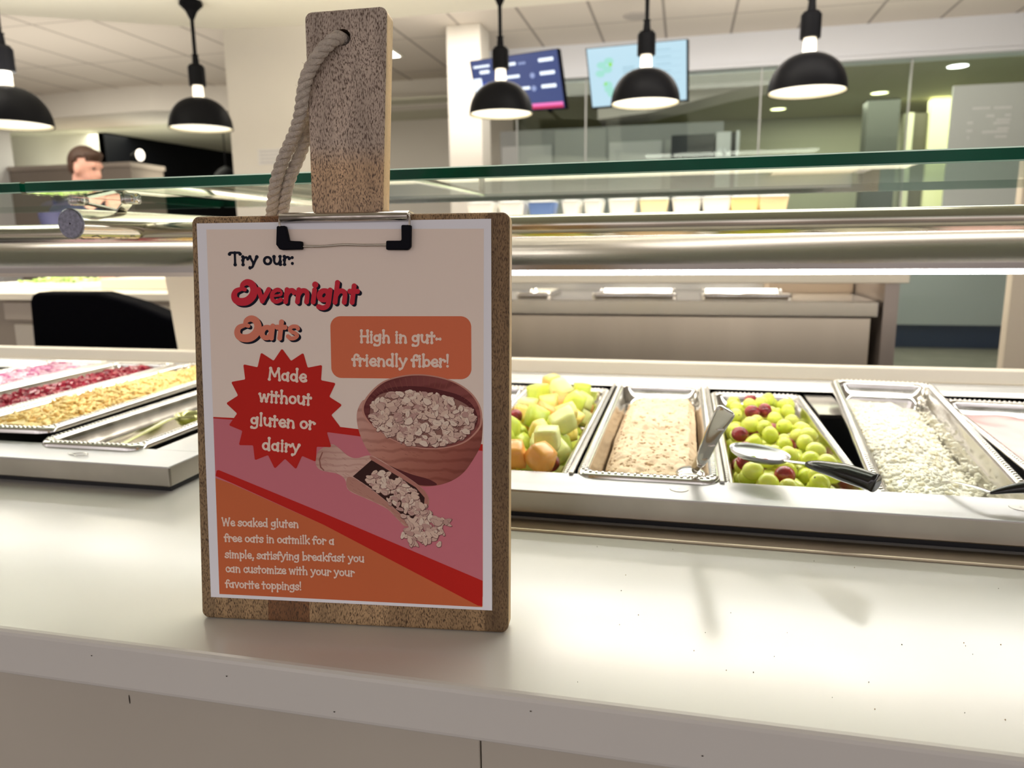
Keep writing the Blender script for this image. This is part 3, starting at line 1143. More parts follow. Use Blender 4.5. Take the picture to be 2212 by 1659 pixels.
# ------------------------------------------------------------------ individual fruit
def pack(n, x0, x1, y0, y1, zfloor, r, tries=26, zcap=9):
    """drop spheres one by one, each into the lowest spot of several trials"""
    pts = []
    grid = {}
    cs_ = 2 * r

    def near(x, y):
        i, j = int(x // cs_), int(y // cs_)
        for a in (-1, 0, 1):
            for b in (-1, 0, 1):
                for p_ in grid.get((i + a, j + b), ()):
                    yield p_
    for _ in range(n):
        best = None
        for _t in range(tries):
            x, y = random.uniform(x0 + r, x1 - r), random.uniform(y0 + r, y1 - r)
            z = zfloor + r
            for p_ in near(x, y):
                d2 = (p_[0] - x) ** 2 + (p_[1] - y) ** 2
                if d2 < 4 * r * r:
                    z = max(z, p_[2] + math.sqrt(4 * r * r - d2))
            if best is None or z < best[2]:
                best = (x, y, z)
        if best[2] > zcap:
            continue
        pts.append(best)
        grid.setdefault((int(best[0] // cs_), int(best[1] // cs_)), []).append(best)
    return pts


def grape_mesh(name, m1, m2):
    m = MB()
    m.smooth = True
    nu, nv = 20, 14
    m.ball((0, 0, 0), .0104, .0104, .0118, nu, nv)
    m.mi = 1
    m.ball((0, 0, .0113), .0014, .0014, .0008, 8, 4)
    return m.mesh(name, [m1, m2])


M_scar = mat('grape_stem_scar', (.20, .16, .05), .7)
MG = [grape_mesh('green_grape', mat('grape_green', (.68, .76, .10), .16, sss=.25, var=.10, var_scale=60), M_scar),
      grape_mesh('green_grape', mat('grape_lime', (.76, .82, .16), .16, sss=.25, var=.10, var_scale=60), M_scar)]
MR = grape_mesh('red_grape', mat('grape_red', (.26, .030, .035), .13, var=.6, var_scale=70), M_scar)
bx = pans['grape'].location.x
gp = pack(225, bx - .056, bx + .056, .770, 1.255, PZL - PD_ + .002, .0113)
for i, (x, y, z) in enumerate(gp):
    red = (hash((i * 7919) % 101) % 7) in (0,)
    o = bpy.data.objects.new('red_grape' if red else 'green_grape', MR if red else random.choice(MG))
    o.location = (x, y, z)
    o.rotation_euler = (random.uniform(0, PI), random.uniform(0, PI), random.uniform(0, PI))
    COL.objects.link(o)
    if red:
        tag(o, 'dark red grape in the heaped grape pan', 'grape', 'red grapes in the pan')
    else:
        tag(o, 'bright green grape in the heaped grape pan', 'grape', 'green grapes in the pan')


def melon_mesh(name, m_, r, seed):
    rnd = random.Random(seed)
    m = MB()
    # irregular cube with cut corners: subdivided box, noised, slightly rounded
    n = 4
    idx = {}
    vs_, fs_ = [], []

    def vid(p):
        k = tuple(round(c, 4) for c in p)
        if k not in idx:
            idx[k] = len(vs_)
            vs_.append(p)
        return idx[k]
    for ax in range(3):
        for sg in (-1, 1):
            for i in range(n):
                for j in range(n):
                    q_ = []
                    for a, b in ((0, 0), (1, 0), (1, 1), (0, 1)):
                        c = [0, 0, 0]
                        c[ax] = sg
                        c[(ax + 1) % 3] = -1 + 2 * (i + a) / n
                        c[(ax + 2) % 3] = -1 + 2 * (j + b) / n
                        q_.append(vid(tuple(c)))
                    fs_.append(tuple(q_ if sg > 0 else reversed(q_)))
    sx, sy, sz = rnd.uniform(.8, 1.05), rnd.uniform(.7, 1.0), rnd.uniform(.65, .95)
    kx, ky = rnd.uniform(-.3, .3), rnd.uniform(-.3, .3)
    out = []
    for p in vs_:
        v = Vector(p)
        s_ = v.normalized() * 1.25
        v = v.lerp(s_, .30)
        v = Vector((v.x * sx * (1 + kx * v.z), v.y * sy * (1 + ky * v.z), v.z * sz))
        out.append(v * r)
    m.smooth = True
    m.add(out, fs_)
    return m.mesh(name, m_)


M_hon = mat('honeydew_flesh', (.82, .86, .34), .28, sss=.25, var=.12, var_scale=40)
M_hon2 = mat('honeydew_deep', (.68, .80, .12), .28, sss=.25, var=.12, var_scale=40)
M_can = mat('cantaloupe_flesh', (.96, .46, .10), .28, sss=.25, var=.10, var_scale=40)
M_pin = mat('pineapple_flesh', (.97, .74, .20), .28, sss=.25, var=.10, var_scale=40)
MEL = [('honeydew_chunk', [melon_mesh('honeydew_chunk', M_hon, .0154, k) for k in range(3)], 'pale green honeydew chunk in the heaped melon pan', 'pale honeydew chunks'),
       ('honeydew_chunk', [melon_mesh('honeydew_chunk', M_hon2, .0154, k + 10) for k in range(3)], 'deep lime green honeydew chunk in the heaped melon pan', 'lime honeydew chunks'),
       ('cantaloupe_chunk', [melon_mesh('cantaloupe_chunk', M_can, .0154, k + 20) for k in range(3)], 'orange cantaloupe chunk in the heaped melon pan', 'orange cantaloupe chunks'),
       ('pineapple_chunk', [melon_mesh('pineapple_chunk', M_pin, .0154, k + 30) for k in range(3)], 'golden yellow pineapple chunk in the heaped melon pan', 'yellow pineapple chunks')]
rmel = random.Random(12)
for key, cnt, lab2 in (('melon', 82, ''), ('melonl', 52, ' hidden')):
    bx = pans[key].location.x
    for i, (x, y, z) in enumerate(pack(cnt, bx - .056, bx + .056, .775, 1.25, PZL - PD_ + .002, .0166)):
        if key == 'melonl':
            k = random.choice((2, 2, 3))
        else:
            k = rmel.choice((0, 1, 1, 0, 2, 3, 2, 0, 1, 3))
        nm, ms_, lb_, gr_ = MEL[k]
        if key == 'melon' and i % 13 == 5:
            o = bpy.data.objects.new('red_grape', MR)
            lb_, gr_, ct = 'dark red grape among the melon chunks', 'red grapes in the melon pan', 'grape'
        else:
            o = bpy.data.objects.new(nm, random.choice(ms_))
            ct = 'fruit chunk'
            if key == 'melonl':
                lb_, gr_ = lb_.replace('heaped melon pan', 'pan half hidden by the sign'), gr_ + ' in the half hidden pan'
        o.location = (x, y, z)
        o.rotation_euler = (random.uniform(-.7, .7), random.uniform(-.7, .7), random.uniform(0, PI))
        COL.objects.link(o)
        tag(o, lb_, ct, gr_)

# ------------------------------------------------------------------ serving tools


def ribbon_frame(pts):
    P = [Vector(p) for p in pts]
    T = [(P[min(i + 1, len(P) - 1)] - P[max(i - 1, 0)]).normalized() for i in range(len(P))]
    return P, T


def flat_bar(m, pts, ws, hs, up, n=10):
    """bar of elliptical section: half width ws sideways, half height hs along up"""
    P, T = ribbon_frame(pts)
    ls = []
    for p, t, wv, hv in zip(P, T, ws, hs):
        sd = t.cross(Vector(up)).normalized()
        uu = sd.cross(t).normalized()
        ls.append([p + sd * (wv * math.cos(2 * PI * k / n)) + uu * (hv * math.sin(2 * PI * k / n)) for k in range(n)])
    m.loops(ls)


# black handled spoon over the grapes
sp = thing('serving_spoon', (.11, .76, .955), 'serving spoon with oval steel bowl and black handle lying over the grapes', 'spoon')
bw_ = MB()
bw_.smooth = True
c0 = Vector((.0835, .7880, .9605))
e1 = Vector((.0225, -.0265, .000)).normalized()
e2 = Vector((e1.y * -1, e1.x, 0)).normalized()
rings_o, rings_i = [], []
for k in range(7):
    f_ = k / 6
    s_ = math.sin(f_ * PI / 2)
    dz = -.010 * math.cos(f_ * PI / 2)
    rings_o.append([c0 + e1 * (.036 * s_ * math.cos(t)) + e2 * (.0235 * s_ * math.sin(t)) + Vector((0, 0, dz)) for t in [2 * PI * j / 32 for j in range(32)]])
lo_ = [list(r) for r in rings_o[1:]]
up_ = [[p + Vector((0, 0, .0012)) for p in r] for r in reversed(rings_o[1:])]
bw_.loops(lo_ + up_, True, True)
bw_.build('bowl', mat('spoon_steel', (.48, .48, .50), .34, 1.), sp)
nk = MB()
nk.smooth = True
flat_bar(nk, crom([(.1045, .7630, .9600), (.112, .752, .9620), (.122, .738, .9650), (.130, .729, .9665)], 5), [.0035] * 16, [.0014] * 16, (0, 0, 1))
nk.build('neck', M_chrome, sp)
hd = MB()
hd.smooth = True
hp = crom([(.122, .737, .9645), (.130, .7285, .9660), (.148, .711, .9668), (.164, .695, .9660), (.1725, .6865, .9650)], 6)
nh = len(hp)
flat_bar(hd, hp, [.0024 + .0072 * min(1, (i / (nh - 1)) * 2.0) for i in range(nh)], [.0024 + .0062 * min(1, (i / (nh - 1)) * 1.8) for i in range(nh)], (0, 0, 1), 18)
hd.build('handle', mat('gloss_black_handle', (.006, .006, .007), .12, spec=.6), sp, bevel=.0)
st = MB()
st.smooth = True
st.tube(crom([(.0760, .7935, .9530), (.0790, .7905, .9545), (.0800, .7850, .9540)], 5), .0012, 6)
st.mi = 1
st.tube(crom([(.0870, .7855, .9530), (.0905, .7815, .9545), (.0930, .7770, .9540)], 5), .0013, 6)
st.mi = 0
st.tube(crom([(.0690, .7860, .9540), (.0710, .7815, .9555), (.0740, .7790, .9550)], 5), .0011, 6)
tag(st.build('grape_stems', [mat('green_stem', (.40, .52, .10), .5), mat('red_stem', (.55, .12, .08), .5)]), 'bits of grape stem lying in the steel spoon bowl', 'stems', kind='stuff')

# all-steel serving spoon standing in the oats, handle towards the camera
ss = thing('serving_spoon', (.02, .78, .94), 'all steel serving spoon with ridged handle leaning out of the oats', 'spoon')
hh = MB()
hh.smooth = True
hp = crom([(.0175, .7720, .9400), (.0195, .7600, .9500), (.0245, .7440, .9640), (.0335, .7300, .9930), (.0415, .7210, 1.0130), (.0450, .7180, 1.0205)], 7)
nh = len(hp)
ws = []
for i in range(nh):
    f_ = i / (nh - 1)
    ws.append(.0036 + .0058 * min(1, f_ * 1.25) - (.0025 * max(0, (f_ - .93) / .07)))
flat_bar(hh, hp, ws, [.0022 + .0012 * f_ for f_ in [i / (nh - 1) for i in range(nh)]], (0, -1, .35), 18)
hh.build('handle', M_chrome, ss)
rg = MB()
rg.smooth = True
for k in range(4):
    f_ = .30 + k * .12
    i = int(f_ * (nh - 1))
    p, t = Vector(hp[i]), (Vector(hp[i + 1]) - Vector(hp[i - 1])).normalized()
    sd = t.cross(Vector((0, -1, .35))).normalized()
    uu = sd.cross(t).normalized()
    rg.tube(crom([p + sd * .0005 + uu * .0028, p + sd * .003 + t * .0012 + uu * .0030, p + sd * (ws[i] * .86) + t * .0036 + uu * .0022], 4), .0009, 6)
rg.build('ridge', M_chrome, ss)
bo = MB()
bo.smooth = True
bo.ball((.0140, .7900, .9325), .016, .022, .006, 20, 10)
bo.build('bowl', M_chrome, ss)

# ladle in the green pan
ld = thing('ladle', (-.76, .87, .92), 'small ladle wet with green dressing lying in the nearly empty pan', 'ladle')
lm = MB()
lm.smooth = True
lm.lathe([(.001, -.012), (.010, -.011), (.017, -.006), (.0205, .001), (.0215, .008), (.0200, .008), (.0185, .001), (.015, -.004), (.008, -.009), (.001, -.010)], (-.748, .985, .9155), 24)
lm.build('bowl', mat('olive_wet_steel', (.46, .46, .20), .15, .7), ld)
lh = MB()
lh.smooth = True
lp_ = crom([(-.752, .968, .921), (-.755, .950, .922), (-.757, .900, .9155), (-.759, .850, .9095), (-.760, .815, .9060)], 6)
flat_bar(lh, lp_, [.0045] * len(lp_), [.0014] * len(lp_), (0, 0, 1))
lh.build('handle', mat('olive_wet_handle', (.34, .35, .16), .2, .6), ld)

# black handled tool at right edge
bt = thing('serving_spoon', (.31, .75, .95), 'black handled serving tool at the right edge over the cottage cheese pan', 'spoon')
m_ = MB()
m_.smooth = True
hp = crom([(.281, .7300, .9480), (.296, .7340, .9510), (.318, .7330, .9560), (.360, .7290, .9620), (.395, .7250, .9640)], 6)
nh = len(hp)
flat_bar(m_, hp, [.0014 + .0065 * min(1, (i / (nh - 1)) * 1.8) for i in range(nh)], [.0012 + .0055 * min(1, (i / (nh - 1)) * 1.8) for i in range(nh)], (0, 0, 1), 16)
m_.build('handle', mat('gloss_black_grip', (.006, .006, .007), .14, spec=.6), bt)
m_ = MB()
m_.smooth = True
flat_bar(m_, crom([(.283, .7306, .9482), (.272, .7500, .9480), (.262, .7780, .9420), (.258, .800, .930)], 6), [.0035] * 19, [.0010] * 19, (0, 0, 1))
m_.build('neck', M_chrome, bt)

# ------------------------------------------------------------------ rear ledge and sneeze guard
rl = MB().box(-3.0, 2.4, 1.342, 1.372, .9002, .9400)
rl.box(-3.0, 2.4, 1.350, 1.376, .9400, .9640)
tag(rl.build('rear_ledge', M_cream, bevel=.002), 'raised cream ledge running behind the steel food wells', 'ledge')


def glass_pane(x0, x1, label):
    t = thing('glass_shelf', ((x0 + x1) / 2, .82, 1.2352), label, 'glass shelf', 'sneeze guard glass shelves')
    y0, y1, z0, z1 = .650, .992, 1.2354, 1.2464
    sh = MB()
    sh.add([(x0, y0, z0), (x1, y0, z0), (x1, y1, z0), (x0, y1, z0), (x0, y0, z1), (x1, y0, z1), (x1, y1, z1), (x0, y1, z1)], [(0, 3, 2, 1), (4, 5, 6, 7)])
    sh.build('sheet', M_glass, t)
    ed = MB()
    b = .0012
    # polished edges with small light bevels
    ed.box(x0, x1, y0 - .0004, y0 + .0006, z0 + b, z1 - b)
    ed.box(x0 - .0004, x0 + .0006, y0, y1, z0 + b, z1 - b)
    ed.box(x1 - .0006, x1 + .0004, y0, y1, z0 + b, z1 - b)
    ed.box(x0, x1, y1 - .0006, y1 + .0004, z0 + b, z1 - b)
    ed.build('green_edge', M_edge, t)
    bv = MB()
    for zz, yy in ((z0, y0), (z1, y0), (z0, y1)):
        s_ = 1 if zz == z0 else -1
        yo = -.0004 if yy == y0 else .0004
        bv.add([(x0, yy + (.0012 if yy == y0 else -.0012), zz), (x1, yy + (.0012 if yy == y0 else -.0012), zz), (x1, yy + yo, zz + s_ * b), (x0, yy + yo, zz + s_ * b)], [(0, 1, 2, 3)])
    bv.build('pale_bevel', mat('pale_glass_bevel', (.45, .66, .58), .15, spec=.7), t)
    return t


glass_pane(-.6600, 2.2, 'long glass shelf with dark green edge crossing behind the wooden sign')
glass_pane(-2.4, -.6665, 'glass shelf with dark edge cut by the left side of the photo')

sg = thing('guard_rail', (-.667, 1.45, .94), 'polished steel rail and support arm carrying the glass shelves', 'rail')
rm = MB()
rm.smooth = True
rm.tube([(-2.4, .82, 1.1978), (2.2, .82, 1.1978)], .0122, 24)
rm.build('rail', M_rail, sg)
am = MB()
am.smooth = True
am.tube([(-.667, .712, 1.2063), (-.667, 1.46, 1.2063)], .0165, 28, False)
am.tube([(-.667, 1.455, .9002), (-.667, 1.455, 1.2063)], .0165, 24)
am.build('support_arm', M_rail, sg)
cp = MB()
cp.smooth = False
cp.lathe([(.001, 0), (.0155, 0), (.0168, .0012), (.0168, .003)], (0, 0, 0), 32)
cp.v = [(p[0] - .667, p[2] + .7095, p[1] + 1.2063) for p in cp.v]
cp.build('end_cap', mat('dull_blue_cap', (.20, .20, .25), .35, .8, var=.3, var_scale=300), sg)
# V bracket with gripping discs that joins the two panes
vb = thing('glass_clamp', (-.667, .79, 1.2228), 'V shaped steel clamp joining the two glass shelves above the arm', 'clamp')
for s_ in (-1, 1):
    vm = MB()
    a, b = Vector((-.667, .790, 1.2228)), Vector((-.667 + s_ * .034, .765, 1.2335))
    ax = (b - a) * .5
    sd = Vector((0, 1, 0)) * .008
    vm.obox((a + b) / 2, ax, sd, ax.cross(sd).normalized() * .0012)
    vm.build('bracket_arm', M_chrome, vb)
    dm = MB()
    dm.smooth = True
    dm.lathe([(.001, -.006), (.009, -.006), (.011, -.004), (.011, 0)], (-.667 + s_ * .036, .765, 1.2352), 24)
    dm.build('grip_disc', M_chrome, vb)
    dm = MB()
    dm.lathe([(.012, 0), (.012, .003), (.010, .004), (.001, .004)], (-.667 + s_ * .036, .765, 1.2466), 24)
    dm.build('upper_disc', M_chrome, vb)
du = MB()
du.smooth = True
for _ in range(60):
    a = random.uniform(-2.4, -.9)
    y = random.uniform(.715, .86)
    du.tube([(-.667 + .0168 * math.cos(a) * 1., y, 1.2063 + .0168 * math.sin(a)), (-.667 + .0172 * math.cos(a + .15), y + random.uniform(-.01, .01), 1.2063 + .0172 * math.sin(a + .15))], .0004, 4)
tag(du.build('dust', mat('grey_dust', (.18, .16, .13), .9)), 'dark dust specks clinging to the steel support arm', 'dust', kind='stuff')


def light_bar(x0, x1, label, lip):
    t = thing('heat_strip_light', ((x0 + x1) / 2, 1.02, 1.1365), label, 'strip light', 'steel strip lights under the glass')
    zb = 1.1372 if not lip else 1.1425
    pf = [(1.000, zb), (1.000, 1.150), (1.0012, 1.157), (1.004, 1.164), (1.008, 1.171), (1.013, 1.177), (1.019, 1.182), (1.026, 1.186), (1.034, 1.1885), (1.055, 1.1885), (1.055, zb), ]
    m = MB()
    m.loops([[(x0, y, z) for y, z in pf], [(x1, y, z) for y, z in pf]])
    m.sm = [1 <= i <= 8 for i in range(len(m.f))]
    m.build('housing', M_bar_, t)
    l = MB()
    if lip:
        l.loops([[(x0, y, z) for y, z in ((1.0005, zb), (1.0015, 1.1365), (1.016, 1.1365), (1.016, zb))], [(x1, y, z) for y, z in ((1.0005, zb), (1.0015, 1.1365), (1.016, 1.1365), (1.016, zb))]])
    else:
        l.box(x0 + .02, x1 - .02, 1.012, 1.026, zb - .002, zb + .001)
        MB().box(x0, x1, .999, 1.0005, zb - .002, zb + .004).build('lower_lip', M_rail, t)
    l.build('led_strip', M_led, t)
    # end brackets down to the rear ledge
    b = MB()
    for x in (x0 + .04,):
        b.tube([(x, 1.035, 1.188), (x, 1.035, 1.2)], .006, 10)
        b.tube([(x, 1.035, 1.195), (x, 1.46, 1.195), (x, 1.46, .9002)], .006, 10)
    b.build('hanger', M_rail, t)
    return t


light_bar(-.435, 2.2, 'steel strip light with bright white tube right of the wooden sign', True)
light_bar(-2.3, -.475, 'steel strip light with thin lower lip left of the wooden sign', False)

# ------------------------------------------------------------------ staff side: steel table with raised shelf (right)
st_ = thing('steel_prep_table', (-.2, 2.4, 0), 'stainless prep table with raised cream shelf behind the fruit pans', 'prep table')
MB().box(-1.25, .640, 2.36, 2.50, 1.0535, 1.0825).build('raised_shelf', M_cream, st_, bevel=.003)
MB().box(-1.25, .572, 2.40, 3.0, .950, .997).build('table_top', M_steel, st_, bevel=.003)
MB().box(-1.25, .560, 2.43, 3.0, .10, .945).build('front_panel', mat('warm_steel_panel', (.80, .71, .60), .36, 1., var=.10, var_scale=2.2, stretch=(2.0, 1, .15)), st_, bevel=.002)
MB().box(.585, .625, 2.40, 3.0, 0, 1.0530).build('end_post', mat('brown_steel_post', (.38, .33, .30), .35, .7), st_)
MB().box(-1.25, .585, 2.97, 3.0, .997, 1.10).build('back_panel', mat('back_steel', (.5, .5, .48), .3, .9), st_)
MB().box(.30, .58, 2.80, 2.97, .9975, 1.0535).build('side_box', mat('tan_box', (.46, .36, .27), .5), st_)
for k, (x0, x1, lab) in enumerate(((-.56, -.44, 'shallow steel tray on the prep table nearest the wooden sign'), (-.30, -.02, 'wide shallow steel tray in the middle of the prep table'), (.06, .34, 'shallow steel tray at the right of the prep table'))):
    tm = MB()
    tm.smooth = True
    ls = []
    cx_, wd = (x0 + x1) / 2, x1 - x0
    for o_, z in ((0, .0), (0, .016), (.006, .017), (.010, .004)):
        ls.append([(cx_ + p[0], 2.62 + p[1], .9975 + z) for p in reversed(rrect(wd - 2 * o_, .26 - 2 * o_, .02, 0, 4))])
    tm.loops(ls)
    tag(tm.build('steel_tray', M_chrome), lab, 'tray', 'shallow trays on the prep table')

# beige end panel at far right and grey counter front
tag(MB().box(.9175, 1.35, 2.40, 2.44, 0, 1.345).build('end_partition', mat('beige_partition', (.66, .58, .47), .5), bevel=.004), 'tall beige end panel at the right edge behind the counter', 'panel')
gf = thing('grey_service_unit', (2.9, 9.0, 0), 'wide pale grey unit standing off the floor far behind the right end', 'unit')
MB().box(.93, 5.2, 8.85, 9.22, .262, 1.20).build('front', mat('pale_grey_front', (.50, .52, .55), .5), gf)
MB().box(1.0, 5.1, 8.95, 9.22, 0, .262).build('plinth', mat('blue_dark_plinth', (.02, .04, .10), .4), gf)

# back shelf with white tubs
bs_ = thing('back_shelf', (-.3, 3.5, 0), 'long back counter carrying white tubs behind the rail', 'counter')
MB().box(-2.2, .80, 3.30, 3.9, 1.270, 1.304).build('top', M_cream, bs_)
MB().box(-2.15, .76, 3.34, 3.9, 0, 1.270).build('body', M_steel, bs_)
M_tub = mat('white_tub', (.86, .86, .84), .4)
cols = {2: ('blue', (.10, .18, .42)), 6: ('cream', (.86, .74, .46)), 9: ('yellow', (.88, .68, .30)), 10: ('tan', (.80, .62, .36))}
xs = [-.92, -.775, -.635, -.50, -.40, -.27, -.135, .005, .13, .245, .36]
for k, x in enumerate(xs):
    wd = .062 if k not in (3, 4) else .042
    nm, c = cols.get(k, ('white', None))
    mt = mat(nm + '_tub', c, .4) if c else M_tub
    lbl = {0: 'white plastic tub at the left end of the tubs on the back counter', 1: 'second white tub from the left on the back counter', 2: 'dark blue tub among the white tubs on the back counter',
           3: 'narrow white tub right of the blue one', 4: 'second narrow white tub right of the blue one', 5: 'wide white tub left of the cream one', 6: 'pale cream tub in the middle of the tubs', 7: 'white tub just right of the cream one',
           8: 'white tub just left of the yellow box', 9: 'yellow box on the back counter', 10: 'tan box at the right end of the tubs'}[k]
    t = thing('storage_tub', (x, 3.42, 1.304), lbl, 'tub', 'tubs on the back counter')
    ls = []
    for o_, z in ((.008, 0), (.0, .052), (0, .058)):
        ls.append([(x + p[0], 3.42 + p[1], 1.3042 + z) for p in rrect(2 * wd - 2 * o_, .12 - 2 * o_, .018, 0, 4)])
    tm = MB()
    tm.loops(ls)
    tm.build('body', mt, t)
    ls = []
    for o_, z in ((-.003, .0585), (-.003, .064), (.004, .066)):
        ls.append([(x + p[0], 3.42 + p[1], 1.3042 + z) for p in rrect(2 * wd - 2 * o_, .12 - 2 * o_, .018, 0, 4)])
    tm = MB()
    tm.loops(ls)
    tm.build('lid', mat('clear_lid', (.80, .84, .84), .2), t)

# ------------------------------------------------------------------ staff side left: prep counter, bin, salad, person
pc_ = thing('prep_counter', (-2.6, 2.5, 0), 'cream topped prep counter behind the left food well', 'counter')
MB().box(-3.6, -1.84, 2.40, 3.05, .985, 1.012).build('top', M_cream, pc_, bevel=.002)
MB().box(-3.55, -1.90, 2.46, 3.0, .0, .985).build('body', mat('brown_steel_body', (.36, .31, .25), .35, .5), pc_)
MB().box(-2.66, -2.2, 2.44, 2.46, .90, .975).build('drawer', mat('drawer_front', (.52, .46, .38), .35, .5), pc_, bevel=.004)
MB().box(-2.62, -2.2, 2.44, 2.46, .60, .885).build('door', mat('door_front', (.58, .53, .45), .35, .4), pc_, bevel=.004)
MB().box(-2.02, -1.90, 2.435, 2.46, .93, .965).build('control_box', mat('white_box', (.84, .80, .70), .4), pc_, bevel=.004)
ups = MB().box(-2.35, -1.80, 2.62, 3.05, 1.0122, 1.058)
tag(ups.build('cutting_board', mat('cream_board', (.84, .78, .64), .4), bevel=.004), 'thick cream cutting board on the left prep counter', 'cutting board')
trm = MB()
trm.box(-2.90, -2.42, 2.60, 2.90, 1.0122, 1.040)
tag(trm.build('salad_tray', mat('white_tray', (.88, .88, .86), .35), bevel=.004), 'white tray holding shredded lettuce on the prep counter', 'tray')
lt = MB()
for _ in range(170):
    x, y = random.uniform(-2.76, -2.48), random.uniform(2.62, 2.78)
    a = random.uniform(0, PI)
    z = 1.044 + .018 * math.exp(-((x + 2.6) / .1) ** 2) * random.random()
    lt.mi = random.choice((0, 1))
    d = Vector((math.cos(a), math.sin(a), random.uniform(-.4, .6)))
    lt.obox((x, y, z), d * random.uniform(.008, .02), d.orthogonal().normalized() * .005, d.cross(d.orthogonal()).normalized() * .0012)
tag(lt.build('shredded_lettuce', [mat('lettuce_green', (.40, .62, .14), .4), mat('lettuce_pale', (.72, .80, .42), .4)]), 'bright green shredded lettuce on the white tray', 'lettuce', kind='stuff')
wt = MB()
wt.loops([[(-2.93 + p[0], 2.55 + p[1], 1.0122 + z) for p in rrect(.13 - 2 * o_, .13 - 2 * o_, .03, 0, 4)] for o_, z in ((.014, 0), (0, .07), (.004, .072))])
tag(wt.build('white_container', M_tub), 'bright white square container at the left end of the prep counter', 'container')

# black bin with rounded top and a sloping right side
bn = MB()
out = [(-2.02, .30), (-1.972, 1.02), (-1.960, 1.043), (-1.94, 1.050), (-1.725, 1.050), (-1.70, 1.045), (-1.60, 1.020), (-1.468, .972), (-1.452, .80), (-1.452, .30)]
bn.prism(out, lambda a, b, d: (a, d, b), 1.90, 1.98)
bb = bn.build('waste_bin', M_black, bevel=.012, seg=3)
bb2 = MB()
tag(bb, 'large black rounded bin standing behind the left food well', 'bin')
bb.location.z = -.30
bb.data.transform(Matrix.Translation((0, 0, .30)))
for v_ in bb.data.vertices:
    if v_.co.z < .65:
        v_.co.z = .302
bb.location.z = -.30
# cream end partition with a slanted edge between bin and sign
ep = MB()
ep.prism([(-1.1685, 1.1245), (-1.147, .9002), (-.78, .9002), (-.78, 1.1245)], lambda a, b, d: (a, d, b), 1.50, 1.56)
tag(ep.build('end_partition', M_cream), 'cream end panel rising behind the rear ledge left of the wooden sign', 'panel')

# person in navy at the prep counter: one continuous body
pr_ = thing('person', (-3.05, 3.36, 0), 'person with short brown hair in navy top, seen in profile facing right', 'person')


def caps(m, pts, rad, n=14):
    P = [Vector(p) for p in pts]
    m.tube(P, rad, n)
    for p, r in zip(P, rad):
        m.ball(p, r, r, r, 12, 8)


def remeshed(m, name, mt, parent, vox=.008, sm=6):
    o = m.build(name, mt, parent)
    r = o.modifiers.new('remesh', 'REMESH')
    r.mode = 'VOXEL'
    r.voxel_size = vox
    r.use_smooth_shade = True
    s = o.modifiers.new('smooth', 'SMOOTH')
    s.factor = .5
    s.iterations = sm
    return o


HX, HY, HZ = -3.015, 3.36, 1.592
HS = .80
b_ = MB()
tilt = Matrix.Rotation(.22, 3, 'Y')


def hd_(x, y, z):
    v = tilt @ Vector((x, y, z)) * HS
    return (HX + v.x, HY + v.y, HZ + v.z)


b_.ball(hd_(-.008, 0, .02), .096 * HS, .080 * HS, .098 * HS, 20, 14)         # skull
b_.ball(hd_(.036, 0, -.042), .060 * HS, .056 * HS, .066 * HS, 16, 12)       # face
b_.ball(hd_(.060, 0, -.088), .030 * HS, .030 * HS, .024 * HS, 12, 8)        # chin
caps(b_, [hd_(.078, 0, .012), hd_(.098, 0, -.026), hd_(.108, 0, -.036)], [.010, .012, .010], 10)   # nose
b_.ball(hd_(.088, 0, -.066), .012, .022, .008, 10, 6)        # lips
b_.ball(hd_(.082, 0, .024), .014, .045, .010, 10, 6)         # brow
for s_ in (-1, 1):
    b_.ball(hd_(-.006, s_ * .078, -.020), .018, .010, .030, 10, 8)   # ears
caps(b_, [hd_(-.020, 0, -.060), (HX - .045, HY, HZ - .16), (HX - .055, HY, HZ - .22)], [.050, .052, .064])
caps(b_, [(HX - .055, HY, HZ - .26), (HX - .045, HY, 1.12), (HX - .03, HY, .98)], [.12, .125, .13], 18)
for s_ in (-1, 1):
    sh_ = (HX - .05, HY + s_ * .19, HZ - .24)
    el_ = (HX + .10, HY + s_ * .20 - .10, 1.13)
    wr_ = (HX + .42, HY + s_ * .06 - .40, 1.085)
    caps(b_, [sh_, el_, wr_], [.060, .045, .030])
    hx_, hy_, hz_ = wr_[0] + .05, wr_[1] - .04, 1.075
    caps(b_, [wr_, (hx_, hy_, hz_)], [.030, .034])
    for k in range(4):
        dx = .030 + .004 * (k in (1, 2))
        o_ = (k - 1.5) * .019
        caps(b_, [(hx_ + .02 + o_ * .6, hy_ - .02 + o_ * .7, hz_), (hx_ + .05 + o_ * .6, hy_ - .045 + o_ * .7, hz_ + .002), (hx_ + .05 + dx + o_ * .6, hy_ - .06 + o_ * .7, hz_ - .022)], [.010, .009, .008], 8)
    caps(b_, [(hx_ - .01, hy_ + s_ * -.025, hz_), (hx_ + .03, hy_ - .01 - s_ * .045, hz_ - .006), (hx_ + .055, hy_ - .03 - s_ * .045, hz_ - .016)], [.012, .010, .009], 8)
    caps(b_, [(HX - .03, HY + s_ * .09, .95), (HX - .01, HY + s_ * .10, .50), (HX - .03, HY + s_ * .10, .09)], [.095, .065, .048])
    b_.ball((HX + .03, HY + s_ * .10, .045), .13, .05, .045, 14, 8)
remeshed(b_, 'body', mat('skin', (.72, .39, .31), .5, sss=.1), pr_, .009)
hr = MB()
hr.ball(hd_(-.018, 0, .030), .101 * HS, .086 * HS, .100 * HS, 22, 14)
hr.ball(hd_(.036, 0, .082), .052 * HS, .062 * HS, .034 * HS, 16, 10)
hr.ball(hd_(-.066, 0, -.016), .036 * HS, .066 * HS, .056 * HS, 16, 10)
